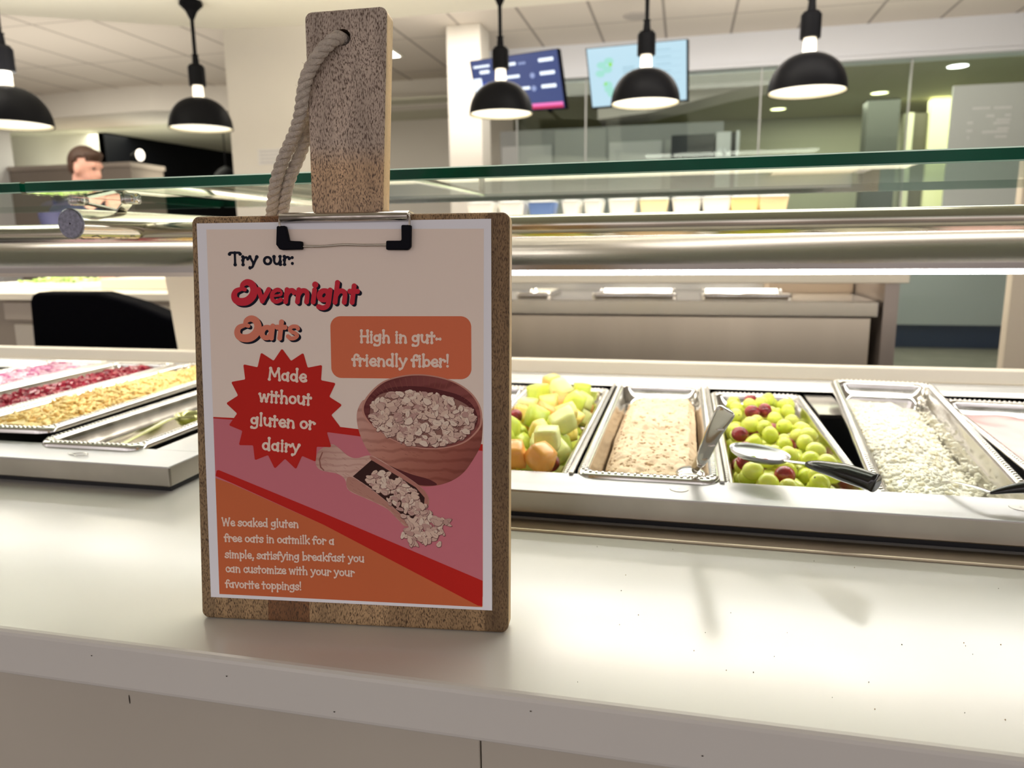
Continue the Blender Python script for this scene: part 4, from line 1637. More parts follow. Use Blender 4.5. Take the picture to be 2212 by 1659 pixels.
# cut away the face side by keeping only points behind/above the hairline
kf, km, ks = [], [], []
inv = tilt.inverted()
for f_, a, b in zip(hr.f, hr.m, hr.sm):
    c = sum((Vector(hr.v[i]) for i in f_), Vector()) / len(f_)
    l_ = inv @ (c - Vector((HX, HY, HZ))) / HS
    if l_.z > .055 or l_.x < -.020 - .3 * (-.02 - l_.z if l_.z < -.02 else 0):
        kf.append(f_)
        km.append(a)
        ks.append(True)
hr.f, hr.m, hr.sm = kf, km, ks
hro = hr.build('hair', mat('brown_hair', (.050, .021, .011), .6, bump=.6, bump_scale=120), pr_)
sd_ = hro.modifiers.new('solid', 'SOLIDIFY')
sd_.thickness = .008
sd_.offset = 0
for s_ in (-1, 1):
    e_ = MB()
    e_.smooth = True
    e_.ball(hd_(.082, s_ * .030, .004), .006, .008, .005, 10, 6)
    e_.build('eye', mat('eye_dark', (.03, .02, .02), .2), pr_)
sh_ = MB()
caps(sh_, [(HX - .058, HY, HZ - .215), (HX - .058, HY, HZ - .235)], [.075, .085])
caps(sh_, [(HX - .055, HY, HZ - .27), (HX - .045, HY, 1.12), (HX - .03, HY, .93)], [.135, .140, .145], 18)
for s_ in (-1, 1):
    caps(sh_, [(HX - .055, HY + s_ * .10, HZ - .235), (HX - .05, HY + s_ * .19, HZ - .245), (HX + .10, HY + s_ * .20 - .10, 1.13), (HX + .38, HY + s_ * .08 - .36, 1.09)], [.070, .074, .058, .040])
remeshed(sh_, 'shirt', mat('navy_shirt', (.022, .024, .075), .8), pr_, .010)
cl = MB()
cl.smooth = True
ring = [(HX - .048 + .072 * math.cos(t), HY + .074 * math.sin(t), HZ - .185 + .02 * math.cos(t + 2.6)) for t in [2 * PI * k / 24 for k in range(25)]]
cl.tube(ring, .013, 8)
cl.build('collar', mat('grey_collar', (.45, .45, .5), .8), pr_)
trs = MB()
for s_ in (-1, 1):
    caps(trs, [(HX - .03, HY + s_ * .085, .98), (HX - .01, HY + s_ * .10, .50), (HX - .03, HY + s_ * .10, .10)], [.110, .080, .066])
caps(trs, [(HX - .03, HY, 1.0), (HX - .03, HY, .92)], [.14, .15], 16)
remeshed(trs, 'trousers', mat('black_trousers', (.01, .01, .012), .8), pr_, .012)

# ------------------------------------------------------------------ the wooden clipboard sign
O_ = Vector((-.34237557, .45642704, .91738))
UX = Vector((.99444469, .10526043, 0))
UZ = Vector((-.01011981, .09560661, .99536775))
NN = Vector((.10477284, -.98983818, .0961407))


def PW(u, v, n=0.):
    return O_ + UX * (u / 1000) + UZ * (v / 1000) + NN * (n / 1000)


BASE = PW(110, -17, -9)
cb = thing('clipboard_sign', tuple(BASE), 'upright mango wood clipboard sign with paddle handle and rope standing on the white counter', 'sign')
TN = (1, 1, 1)
BASEC = (.36, .26, .165)
board_w = wood_mat('mango_wood_board', (.36, .25, .15), (.075, .042, .022), dens=.47, staves={'x0': -.125, 'x1': .125, 'c': [
    (0, (.82, .80, .70)), (.075, (1.05, 1.0, .86)), (.245, (.62, .42, .31)), (.375, (1.25, 1.2, 1.06)), (.615, (1.05, .98, .84)), (.90, (.60, .54, .45))]})
handle_w = wood_mat('mango_wood_handle', (.57, .47, .39), (.11, .072, .055), dens=.47, staves={'x0': .27, 'x1': .45, 'axis': 2, 'interp': 'EASE', 'c': [
    (0, (1.0, .88, .74)), (.33, (1.12, .92, .68)), (.45, (.98, .96, .95)), (1, (.90, .91, .93))]})
edge_w = wood_mat('mango_wood_side', (.66, .47, .25), (.50, .33, .16), dens=.58)


def rounded_poly(corners, r, n=6):
    out = []
    m = len(corners)
    for i in range(m):
        p0, p1, p2 = [Vector(corners[(i + k) % m]) for k in (-1, 0, 1)]
        d0, d2 = (p0 - p1).normalized(), (p2 - p1).normalized()
        ang = d0.angle(d2)
        t = r / math.tan(ang / 2)
        c = p1 + (d0 + d2).normalized() * (r / math.sin(ang / 2))
        a, b = p1 + d0 * t - c, p1 + d2 * t - c
        for k in range(n + 1):
            f_ = k / n
            q_ = a.lerp(b, f_).normalized() * r
            out.append(c + q_)
    return [(p.x, p.y) for p in out]


def slab_uv(m, poly, n0, n1, rb=2.0, k=4):
    """rounded-edge slab from n0 (back) to n1 (front); material 0 front/back, 1 sides"""
    def inset(d):
        out = []
        for i in range(len(poly)):
            a, b, c = Vector(poly[i - 1]), Vector(poly[i]), Vector(poly[(i + 1) % len(poly)])
            t = (c - a).normalized()
            nrm = Vector((-t.y, t.x))
            out.append(b + nrm * d)
        return out
    prof = []
    for i in range(k + 1):
        a = i / k * PI / 2
        prof.append((rb * (1 - math.sin(a)), n0 + rb * (1 - math.cos(a))))
    prof2 = [(d, n1 - (n - n0)) for d, n in reversed(prof)]
    ls = [[PW(p[0], p[1], n) for p in inset(d)] for d, n in prof + prof2]
    nl = len(ls)
    m.smooth = True
    m.mi = 1
    m.loops(ls[k:k + 2], False, False)
    m.mi = 1
    m.loops(ls[:k + 1], False, False)
    m.mi = 0
    m.loops(ls[k + 1:], False, False)
    m.smooth = False
    m.add(ls[0], [tuple(reversed(range(len(ls[0]))))])
    m.add(ls[-1], [tuple(range(len(ls[-1])))])


bm_ = MB()
bp_ = rounded_poly([(-8.6, -17.0), (227.5, -17.0), (228.6, 284.0), (-4.6, 284.6)], 5.5)
slab_uv(bm_, bp_, -18.0, -.15, 2.6)
bm_.build('board', [board_w, edge_w], cb)

# handle with a real rope hole
hc = Vector((112.4, 404.6))
hr_ = 5.6
hp_ = rounded_poly([(87.0, 284.2), (138.8, 284.2), (144.0, 424.2), (85.0, 422.6)], 5.0)


def ray_poly(poly, c, a):
    d = Vector((math.cos(a), math.sin(a)))
    best = None
    for i in range(len(poly)):
        p, q_ = Vector(poly[i]), Vector(poly[(i + 1) % len(poly)])
        e = q_ - p
        den = d.x * e.y - d.y * e.x
        if abs(den) < 1e-9:
            continue
        t = ((p.x - c.x) * e.y - (p.y - c.y) * e.x) / den
        s_ = ((p.x - c.x) * d.y - (p.y - c.y) * d.x) / den
        if t > 0 and -1e-6 <= s_ <= 1 + 1e-6 and (best is None or t < best):
            best = t
    return c + d * best


angs = sorted([math.atan2(p[1] - hc.y, p[0] - hc.x) for p in hp_] + [k * PI / 24 - PI for k in range(48)])
outer = [ray_poly(hp_, hc, a) for a in angs]
inn = [hc + Vector((math.cos(a), math.sin(a))) * hr_ for a in angs]


def toward(p, d):
    v = hc - p
    # shrink roughly parallel to the sides
    return Vector((p.x + (d if p.x < 112 else -d) * (1 if abs(p.x - 112) > 20 else abs(p.x - 112) / 20), p.y + (d if p.y < 300 else -d if p.y > 410 else 0)))


hm = MB()
hm.mi = 1
hm.smooth = True
L3 = lambda ps, n: [PW(p.x, p.y, n) for p in ps]
hm.loops([L3([toward(p, 1.4) for p in outer], -17.6), L3([toward(p, .3) for p in outer], -16.9), L3(outer, -16.0), L3(outer, -1.6)], False, False)
hm.mi = 0
hm.loops([L3(outer, -1.6), L3([toward(p, .35) for p in outer], -.7), L3([toward(p, 1.4) for p in outer], -.2)], False, False)
hm.smooth = False
hm.mi = 0
hm.loops([L3([toward(p, 1.4) for p in outer], -.2), L3([hc + (p - hc) * 1.0 for p in inn], -.2)], False, False)
hm.loops([L3(inn, -17.6), L3([toward(p, 1.4) for p in outer], -17.6)], False, False)
hm.mi = 2
hm.loops([L3(inn, -.2), L3(inn, -17.6)], False, False)
hm.build('handle', [handle_w, edge_w, mat('hole_wood', (.10, .06, .035), .8)], cb)
# small wooden prop behind the board
kp = MB()
kp.prism([(90, -17.5), (130, -17.5), (125, 120), (95, 120)], lambda a, b, d: PW(a, b, 0) + Vector((0, .018 + (d * (.075 if b < 0 else .010)) + .0, (-.0 if b < 0 else 0))), 0, 1)
for i, p in enumerate(kp.v):
    if p[2] < .92:
        kp.v[i] = (p[0], p[1], .9003)
kp.build('prop_stand', edge_w, cb)

# cotton rope: three twisted strands following a path, twice
M_rope = mat('cotton_rope', (.60, .53, .46), .9, var=.14, var_scale=260, bump=.9, bump_scale=900)


def rope(m, pts, R=2.25, off=2.35, pitch=17., ph=0.):
    P = crom([PW(*p) for p in pts], 14)
    up = None
    frames = []
    L_ = 0
    prev = None
    for i, p in enumerate(P):
        t = (P[min(i + 1, len(P) - 1)] - P[max(i - 1, 0)]).normalized()
        if up is None:
            up = t.orthogonal().normalized()
        up = (up - t * up.dot(t)).normalized()
        if prev is not None:
            L_ += (p - prev).length * 1000
        prev = p
        frames.append((p, up.copy(), t.cross(up), L_))
    for s_ in range(3):
        a0 = s_ * 2 * PI / 3 + ph
        m.tube([p + (a * math.cos(a0 + 2 * PI * l / pitch) + b * math.sin(a0 + 2 * PI * l / pitch)) * off / 1000 for p, a, b, l in frames], R / 1000 * 1.08, 10)
    # stray fibres
    rnd = random.Random(3)
    for p, a, b, l in frames[::2]:
        if rnd.random() < .5:
            t0 = rnd.uniform(0, 2 * PI)
            d = (a * math.cos(t0) + b * math.sin(t0))
            q0 = p + d * .0040
            m.tube([q0, q0 + d * .0010 + Vector((rnd.uniform(-1, 1), rnd.uniform(-1, 1), rnd.uniform(-1, 1))) * .0012], .00012, 4)


rp = MB()
rp.smooth = True
rope(rp, [(110.5, 405.8, -14), (110.7, 404.6, -4), (109.5, 403.3, 3.0), (105.5, 399.6, 5.4), (99.1, 393.5, 6.0), (92.5, 385.5, 5.6), (87.2, 376.1, 5.0), (83.6, 365.0, 3.0), (80.2, 355.2, -1.0), (74.6, 345.4, -6.0), (67.9, 335.0, -9.0), (61.4, 324.2, -11.0), (55.6, 313.2, -14.0), (50.8, 302.0, -18.5), (46.6, 290.6, -24.0), (42.6, 279.4, -28.0), (39, 262, -29)])
rope(rp, [(111.5, 405.3, -16), (104.5, 402.3, -23), (92.0, 389.4, -25), (81.4, 371.2, -25), (78.6, 357.7, -20), (78.3, 345.6, -16.5), (74.8, 335.8, -17), (69.8, 326.0, -18), (64.1, 316.1, -19.5), (58.9, 304.8, -22.0), (54.5, 293.5, -26), (50.0, 281.0, -30), (44, 264, -30)], ph=1.)
rp.build('rope', M_rope, cb)

# spring clip
cl_ = thing  # alias kept local
bt_ = MB()
bt_.smooth = True
ls = []
for u in (64.8, 157.6):
    ls.append([PW(u, 281.9 + 3.1 * math.cos(t) * 1.05, 2.2 + 3.4 * math.sin(t)) for t in [2 * PI * k / 24 for k in range(24)]])
bt_.loops(ls)
bt_.smooth = False
bt_.loops([[PW(u, v, n) for v, n in ((284.6, 1.0), (286.3, -2.0), (286.3, -19.0), (285.4, -19.0), (285.2, -2.0), (283.6, 1.0))] for u in (64.8, 157.6)])
clip = bt_.build('clip', mat('clip_steel', (.50, .46, .42), .22, 1., rough_var=.06, var_scale=120), cb)
wr = MB()
wr.smooth = True
wr.tube(crom([PW(*p) for p in ((156.0, 282.6, 4.0), (158.3, 282.8, 4.6), (159.3, 281.6, 4.6), (159.0, 277.0, 3.6), (158.0, 268.0, 2.4), (156.5, 263.6, 2.0), (150, 262.2, 2.0), (139, 262.2, 2.0), (124, 262.3, 2.0), (110, 262.7, 2.0), (96, 261.9, 2.0), (84, 261.9, 2.0), (72, 262.3, 2.0), (67.0, 263.6, 2.0), (65.5, 268, 2.4), (64.6, 277.0, 3.6), (65.0, 281.0, 4.4), (66.2, 282.0, 4.0))], 6), .00085, 8)
wire = MB()
wr.build('wire', mat('clip_wire', (.52, .48, .42), .2, 1.), clip)
for pts in ([(62.4, 276.2), (61.6, 263.2), (64.0, 259.9), (66.0, 259.4), (80.8, 259.6), (80.8, 265.3), (71.2, 265.8), (69.0, 276.3)],
            [(160.2, 275.6), (153.2, 275.7), (153.2, 264.9), (142.2, 265.0), (142.0, 258.7), (157.6, 258.4), (159.8, 260.6)]):
    f_ = MB()
    ccw = sum(pts[i][0] * pts[(i + 1) % len(pts)][1] - pts[(i + 1) % len(pts)][0] * pts[i][1] for i in range(len(pts))) > 0
    pp_ = pts if ccw else pts[::-1]
    f_.loops([[PW(a, b, .35) for a, b in pp_], [PW(a, b, 4.6) for a, b in pp_]])
    f_.build('rubber_foot', M_rubber, clip, bevel=.0009)

# ------------------------------------------------------------------ the printed poster
po_ = thing('poster', tuple(PW(107.9, 0, .1)), 'printed paper poster reading Overnight Oats clipped to the wooden sign', 'poster')


def ink(name, c):
    return mat(name, c, .6, spec=.10)


I_paper = ink('paper_white', (.86, .87, .94))
I_cream = ink('ink_cream', (.86, .74, .66))
I_red = ink('ink_red', (.55, .022, .016))
I_crim = ink('ink_crimson', (.62, .032, .055))
I_salm = ink('ink_salmon', (.74, .235, .155))
I_oran = ink('ink_orange', (.70, .175, .085))
I_oran2 = ink('ink_burnt_orange', (.62, .155, .060))
I_pink = ink('ink_pink', (.62, .19, .235))
I_navy = ink('ink_navy', (.008, .010, .022))
I_text = ink('ink_text_cream', (.88, .70, .60))

sh = MB()
sh.prism([(0, 0), (215.9, 0), (215.9, 279.4), (0, 279.4)], lambda a, b, d: PW(a, b, d), 0, .12)
sh.build('paper_sheet', I_paper, po_)


def flat(m, poly, n):
    a = sum(poly[i][0] * poly[(i + 1) % len(poly)][1] - poly[(i + 1) % len(poly)][0] * poly[i][1] for i in range(len(poly)))
    pl2 = poly if a > 0 else poly[::-1]
    m.add([PW(x, y, n) for x, y in pl2], [tuple(range(len(pl2)))])


def printed(name, mt, polys, n):
    m = MB()
    for p in polys:
        flat(m, p, n)
    return m.build(name, mt, po_)


printed('cream_field', I_cream, [[(7.0, 2.6), (209.2, 2.2), (210.8, 272.7), (7.3, 275.0)]], .15)
printed('pink_field', I_pink, [[(7.3, 137.0), (22, 136.2), (105, 128.0), (209.4, 117.2), (209.1, 10), (7.0, 10)]], .18)
printed('red_wave', I_red, [[(7.3, 138.0), (7.3, 137.0), (22, 136.2), (105, 127.2), (120, 125.6), (209.4, 117.0), (209.4, 121.8), (118, 131.0), (104, 132.4), (60, 135.6), (22, 137.6)]], .20)
printed('orange_field', I_oran2, [[(7.2, 92.0), (20, 88.0), (90.7, 59.1), (208.7, 3.6), (208.6, 2.2), (7.0, 2.7)]], .20)
printed('red_stripe', I_red, [[(8.4, 97.7), (10.0, 98.2), (90.9, 67.9), (209.1, 21.9), (208.8, 3.0), (205.5, 3.2), (90.7, 59.1), (20, 88.6), (7.4, 93.6)]], .23)


def round_box(u0, u1, v0, v1, r, n=8):
    return rounded_poly([(u0, v0), (u1, v0), (u1, v1), (u0, v1)], r, n)


printed('fiber_box', I_oran, [round_box(99.0, 201.6, 168.0, 212.4, 7.5)], .23)
star = []
for k in range(17):
    for a, r in ((k, 44.8), (k + .5, 36.4)):
        t = PI / 2 + a * 2 * PI / 17
        star.append((62.2 + r * math.cos(t) * .995, 144.3 + r * math.sin(t)))
star_r = rounded_poly(star[::1], .9, 3)
sm = MB()
ctr = (62.2, 144.3)
sm.add([PW(*ctr, .26)] + [PW(a, b, .26) for a, b in star_r], [(0, i + 1, (i + 1) % len(star_r) + 1) for i in range(len(star_r))])
sm.build('starburst_badge', I_red, po_)

# ---- lettering: flared-stroke glyphs drawn as ribbons
GL = {
    'T': (.66, [[(.02, .84), (.06, .92), (.32, .93), (.58, .92), (.62, .84)], [(.32, .90), (.32, .05)]]),
    'H': (.62, [[(.10, .93), (.10, .05)], [(.50, .93), (.50, .05)], [(.10, .50), (.50, .50)]]),
    'M': (.80, [[(.06, .05), (.13, .90)], [(.13, .90), (.36, .34), (.40, .34)], [(.40, .34), (.63, .90)], [(.63, .90), (.70, .05)]]),
    'W': (.86, [[(.05, .92), (.20, .06)], [(.20, .06), (.42, .80)], [(.42, .80), (.60, .06)], [(.60, .06), (.78, .92)]]),
    'a': (.55, ['o', .23, .30, .165, .245], [[(.42, .60), (.42, .05)]]),
    'b': (.55, ['o', .31, .31, .165, .245], [[(.11, .95), (.11, .05)]]),
    'c': (.47, [[(.40, .47), (.36, .57), (.24, .60), (.11, .48), (.08, .30), (.14, .12), (.28, .05), (.41, .14)]]),
    'd': (.56, ['o', .23, .31, .165, .245], [[(.43, .95), (.43, .05)]]),
    'e': (.50, [[(.09, .31), (.26, .33), (.41, .37), (.40, .52), (.26, .60), (.12, .49), (.08, .30), (.14, .11), (.28, .05), (.42, .13)]]),
    'f': (.38, [[(.13, .05), (.13, .66), (.20, .88), (.32, .91), (.37, .83)], [(.03, .52), (.31, .53)]]),
    'g': (.55, ['o', .23, .36, .160, .215], [[(.43, .60), (.43, .05), (.38, -.15), (.24, -.22), (.09, -.17)]]),
    'h': (.56, [[(.11, .95), (.11, .05)], [(.11, .36), (.20, .54), (.34, .56), (.43, .42), (.44, .05)]]),
    'i': (.25, [[(.12, .60), (.12, .05)], [(.12, .845), (.12, .85)]]),
    'k': (.52, [[(.11, .95), (.11, .05)], [(.42, .60), (.14, .31)], [(.20, .34), (.44, .05)]]),
    'l': (.25, [[(.12, .95), (.12, .05)]]),
    'm': (.80, [[(.11, .60), (.11, .05)], [(.11, .36), (.18, .54), (.29, .56), (.38, .44), (.38, .05)], [(.38, .36), (.46, .54), (.57, .56), (.66, .44), (.67, .05)]]),
    'n': (.56, [[(.11, .60), (.11, .05)], [(.11, .36), (.20, .54), (.34, .56), (.43, .42), (.44, .05)]]),
    'o': (.53, ['o', .265, .32, .19, .26], []),
    'p': (.55, ['o', .31, .32, .165, .245], [[(.11, .60), (.11, -.24)]]),
    'r': (.43, [[(.11, .60), (.11, .05)], [(.11, .36), (.19, .53), (.31, .57), (.38, .48)]]),
    's': (.44, [[(.37, .50), (.31, .59), (.16, .59), (.08, .47), (.16, .36), (.30, .28), (.37, .17), (.28, .06), (.14, .05), (.05, .14)]]),
    't': (.39, [[(.16, .80), (.16, .05)], [(.03, .555), (.30, .555)]]),
    'u': (.57, [[(.10, .60), (.11, .24), (.20, .08), (.32, .09), (.44, .24)], [(.44, .60), (.45, .05)]]),
    'v': (.50, [[(.07, .60), (.25, .07)], [(.25, .07), (.44, .60)]]),
    'w': (.72, [[(.07, .60), (.19, .07)], [(.19, .07), (.35, .54)], [(.35, .54), (.50, .07)], [(.50, .07), (.63, .60)]]),
    'y': (.54, [[(.08, .60), (.27, .14)], [(.47, .60), (.29, .10), (.20, -.14), (.08, -.20)]]),
    'z': (.47, [[(.07, .57), (.40, .57)], [(.40, .57), (.08, .08)], [(.08, .08), (.42, .08)]]),
    ':': (.24, [[(.12, .10), (.12, .101)], [(.12, .53), (.12, .531)]]),
    '!': (.25, [['taper', (.12, .95), (.12, .30)], [(.12, .07), (.12, .071)]]),
    ',': (.22, [[(.13, .07), (.07, -.14)]]),
    '-': (.36, [[(.10, .33), (.28, .33)]]),
    'O': (.86, [['swirl', (.27, .62), (.10, .52), (.05, .32), (.12, .12), (.30, .02), (.54, .06), (.72, .28), (.76, .58), (.66, .84), (.48, .94), (.33, .84), (.31, .66), (.42, .60)]]),
    ' ': (.27, []),
}


def lettering(name, mt, text, u0, v0, cap, width, wt=.135, slant=0., rot=0., n=.30, flare=.62, parent=None, shadow=None, heavy=False):
    """flat printed text starting at (u0, v0), cap height cap, fitted to the given width (all mm)"""
    adv = sum(GL[c][0] for c in text)
    sx = width / (adv * cap)
    m = MB()
    ca, sa = math.cos(rot), math.sin(rot)
    lay = [0]

    def put(x, y, dx=0., dy=0.):
        X = (x * sx + slant * y) * cap + dx
        Y = y * cap + dy
        return (u0 + X * ca - Y * sa, v0 + X * sa + Y * ca)

    def blob(c, r, d):
        m.add([PW(c[0] + r * math.cos(k * PI / 10), c[1] + r * math.sin(k * PI / 10), d) for k in range(20)], [tuple(range(20))])

    def stroke(P, W, dep, closed=False):
        lay[0] += 1
        d = dep + lay[0] * .005
        L_, R_ = [], []
        k = len(P)
        for i in range(k):
            a, b = (P[(i - 1) % k], P[(i + 1) % k]) if closed else (P[max(i - 1, 0)], P[min(i + 1, k - 1)])
            t = Vector((b[0] - a[0], b[1] - a[1]))
            t = t.normalized() if t.length > 1e-9 else Vector((0, 1))
            nx_, ny_ = -t.y, t.x
            L_.append((P[i][0] + nx_ * W[i], P[i][1] + ny_ * W[i]))
            R_.append((P[i][0] - nx_ * W[i], P[i][1] - ny_ * W[i]))
        dd = [d + .004 * i / k for i in range(k)] if not closed else [d] * k
        vs_ = [PW(x, y, z) for (x, y), z in zip(L_ + R_, dd + dd)]
        m.add(vs_, [(i, (i + 1) % k + 0, (i + 1) % k + k, i + k)[::-1] for i in range(k if closed else k - 1)])
        if not closed:
            for e_, nb_ in ((0, 1), (k - 1, k - 2)):
                ang = math.atan2(P[e_][1] - P[nb_][1], P[e_][0] - P[nb_][0])
                r = W[e_]
                m.add([PW(P[e_][0] + r * math.cos(ang + t), P[e_][1] + r * math.sin(ang + t), dd[e_]) for t in [-PI / 2 + PI * q_ / 12 for q_ in range(13)]], [tuple(range(13))])

    def run(dx, dy, dep):
        x = 0.
        for ch in text:
            a = GL[ch]
            for item in a[1:]:
                if not item:
                    continue
                if item[0] == 'o':
                    _, cx_, cy_, rx, ry = item
                    P = [put(x + cx_ + rx * math.cos(t), cy_ + ry * math.sin(t), dx, dy) for t in [2 * PI * k / 28 for k in range(28)]]
                    W = [cap * wt * .5 * (1. + .18 * abs(math.cos(2 * PI * k / 28))) for k in range(28)]
                    stroke(P, W, dep, True)
                    continue
                for s_ in item:
                    tp = None
                    if isinstance(s_[0], str):
                        tp, s_ = s_[0], s_[1:]
                    dot = len(s_) == 2 and (Vector(s_[0]) - Vector(s_[1])).length < .02
                    C_ = [(p.x, p.y) for p in crom([(p[0], p[1], 0) for p in s_], 8)] if not dot else list(s_)
                    P = [put(x + p[0], p[1], dx, dy) for p in C_]
                    k = len(P)
                    if dot:
                        lay[0] += 1
                        blob(P[0], cap * wt * .66, dep + lay[0] * .005)
                        continue
                    elif tp == 'taper':
                        W = [cap * wt * (.66 - .34 * i / (k - 1)) for i in range(k)]
                    elif tp == 'swirl':
                        W = [cap * wt * (.42 + .42 * math.sin(PI * min(1, max(0, i / (k - 1) * 1.1)))) for i in range(k)]
                    else:
                        W = []
                        for i in range(k):
                            f_ = i / (k - 1)
                            e = max(0, 1 - min(f_, 1 - f_) / .26)
                            W.append(cap * wt * .5 * (1 + flare * e * e))
                    if heavy and ch in 'es':
                        W = [v * ((.50 if i < k * .36 else .86) if ch == 'e' else .80) for i, v in enumerate(W)]
                    stroke(P, W, dep)
            x += a[0]
    run(0, 0, n)
    return m.build(name, mt, parent or po_)


lettering('intro_text', I_navy, 'Try our:', 24.2, 249.2, 9.6, 49.2, .178, rot=-.002)
# heading words: dark offset copy under the coloured letters
for nm, mt, tx_, u0, v0, cp_, wd in (('heading_word', I_crim, 'Overnight', 25.2, 222.6, 15.4, 95.0), ('heading_word', I_salm, 'Oats', 26.6, 196.2, 15.6, 48.5)):
    r_ = -.012
    for k_, off in enumerate((.5, 1.0, 1.5)):
        lettering('drop_shadow', I_navy, tx_, u0 + off * 1.0, v0 - off * .85, cp_, wd, .228, slant=.14, rot=r_, n=.25 + .005 * k_, flare=.06, heavy=True)
    lettering(nm, mt, tx_, u0, v0, cp_, wd, .228, slant=.14, rot=r_, n=.38, flare=.06, heavy=True)
lettering('fiber_text', I_text, 'High in gut-', 120.8, 193.6, 9.0, 59.2, .165, rot=-.004)
lettering('fiber_text', I_text, 'friendly fiber!', 114.8, 176.8, 9.0, 71.2, .165, rot=-.004)
lettering('badge_text', I_text, 'Made', 51.2, 166.2, 9.4, 29.4, .165, rot=-.052)
lettering('badge_text', I_text, 'without', 43.2, 150.0, 9.4, 40.6, .165, rot=-.052)
lettering('badge_text', I_text, 'gluten or', 36.2, 132.6, 9.4, 49.6, .165, rot=-.052)
lettering('badge_text', I_text, 'dairy', 44.6, 114.2, 9.4, 29.4, .165, rot=-.052)
for tx_, u0, v0, wd in (('We soaked gluten', 11.2, 55.6, 60.2), ('free oats in oatmilk for a', 12.6, 43.6, 86.0), ('simple, satisfying breakfast you', 12.6, 31.0, 108.6),
                        ('can customize with your your', 12.6, 20.0, 100.8), ('favorite toppings!', 12.2, 8.0, 60.2)):
    lettering('body_text', I_text, tx_, u0, v0, 6.6, wd, .145, rot=.010)

def print_wood(name, stops, x0, x1, scale, dark=.78):
    """printed wood photograph: tone ramp across the picture plus ring grain"""
    m = bpy.data.materials.new(name)
    m.use_nodes = True
    N, L = m.node_tree.nodes, m.node_tree.links
    b = N['Principled BSDF']
    b.inputs['Roughness'].default_value = .6
    b.inputs['Specular IOR Level'].default_value = .1
    tc = N.new('ShaderNodeTexCoord')
    sx = N.new('ShaderNodeSeparateXYZ')
    L.new(tc.outputs['Object'], sx.inputs[0])
    ad = N.new('ShaderNodeMath')
    ad.operation = 'MULTIPLY_ADD'
    L.new(sx.outputs['Z'], ad.inputs[0])
    ad.inputs[1].default_value = -.55
    L.new(sx.outputs['X'], ad.inputs[2])
    mr = N.new('ShaderNodeMapRange')
    mr.inputs['From Min'].default_value = x0
    mr.inputs['From Max'].default_value = x1
    L.new(ad.outputs[0], mr.inputs['Value'])
    rp = N.new('ShaderNodeValToRGB')
    els = rp.color_ramp.elements
    while len(els) < len(stops):
        els.new(.5)
    for e, (p, c) in zip(els, stops):
        e.position = p
        e.color = (*c, 1)
    L.new(mr.outputs[0], rp.inputs['Fac'])
    wv = N.new('ShaderNodeTexWave')
    wv.wave_type = 'RINGS'
    wv.inputs['Scale'].default_value = scale
    wv.inputs['Distortion'].default_value = 3.0
    wv.inputs['Detail'].default_value = 2
    wv.inputs['Detail Scale'].default_value = 1.5
    mp = N.new('ShaderNodeMapping')
    mp.inputs['Location'].default_value = (.02, 0, -.175)
    L.new(tc.outputs['Object'], mp.inputs['Vector'])
    L.new(mp.outputs[0], wv.inputs['Vector'])
    r2 = N.new('ShaderNodeValToRGB')
    r2.color_ramp.elements[0].position, r2.color_ramp.elements[0].color = 0., (dark, dark * .92, dark * .92, 1)
    r2.color_ramp.elements[1].position, r2.color_ramp.elements[1].color = .45, (1, 1, 1, 1)
    L.new(wv.outputs['Fac'], r2.inputs['Fac'])
    mx = N.new('ShaderNodeMix')
    mx.data_type, mx.blend_type = 'RGBA', 'MULTIPLY'
    mx.inputs[0].default_value = 1
    L.new(rp.outputs[0], mx.inputs[6])
    L.new(r2.outputs[0], mx.inputs[7])
    L.new(mx.outputs[2], b.inputs['Base Color'])
    return m


# ---- printed picture of a wooden bowl, a scoop and rolled oats
I_b = [ink('print_bowl_light', (.52, .24, .19)), print_wood('print_bowl_wood', [(0, (.60, .33, .27)), (.20, (.54, .25, .19)), (.42, (.42, .165, .12)), (.66, (.33, .105, .078)), (.9, (.19, .055, .05)), (1, (.13, .035, .035))], -.062, .060, 46), print_wood('print_bowl_inside', [(0, (.13, .032, .034)), (.5, (.24, .068, .064)), (1, (.30, .095, .085))], -.085, .03, 60), ink('print_bowl_deep', (.11, .026, .028)),
       ink('print_rim', (.56, .28, .22)), ink('print_grain', (.25, .085, .065))]
I_o = [ink('print_oat_a', (.72, .54, .44)), ink('print_oat_b', (.62, .43, .36)), ink('print_oat_c', (.52, .32, .28)), ink('print_oat_outline', (.10, .04, .035)), ink('print_oat_hi', (.78, .64, .53))]


def closed(pts, n=6):
    P = [(p[0], p[1], 0) for p in pts]
    Q = crom([P[-1]] + P + [P[0], P[1]], n)
    return [(p.x, p.y) for p in Q[n:-n - 1]]


def inside(p, poly):
    c = False
    j = len(poly) - 1
    for i in range(len(poly)):
        if (poly[i][1] > p[1]) != (poly[j][1] > p[1]) and p[0] < (poly[j][0] - poly[i][0]) * (p[1] - poly[i][1]) / (poly[j][1] - poly[i][1]) + poly[i][0]:
            c = not c
        j = i
    return c


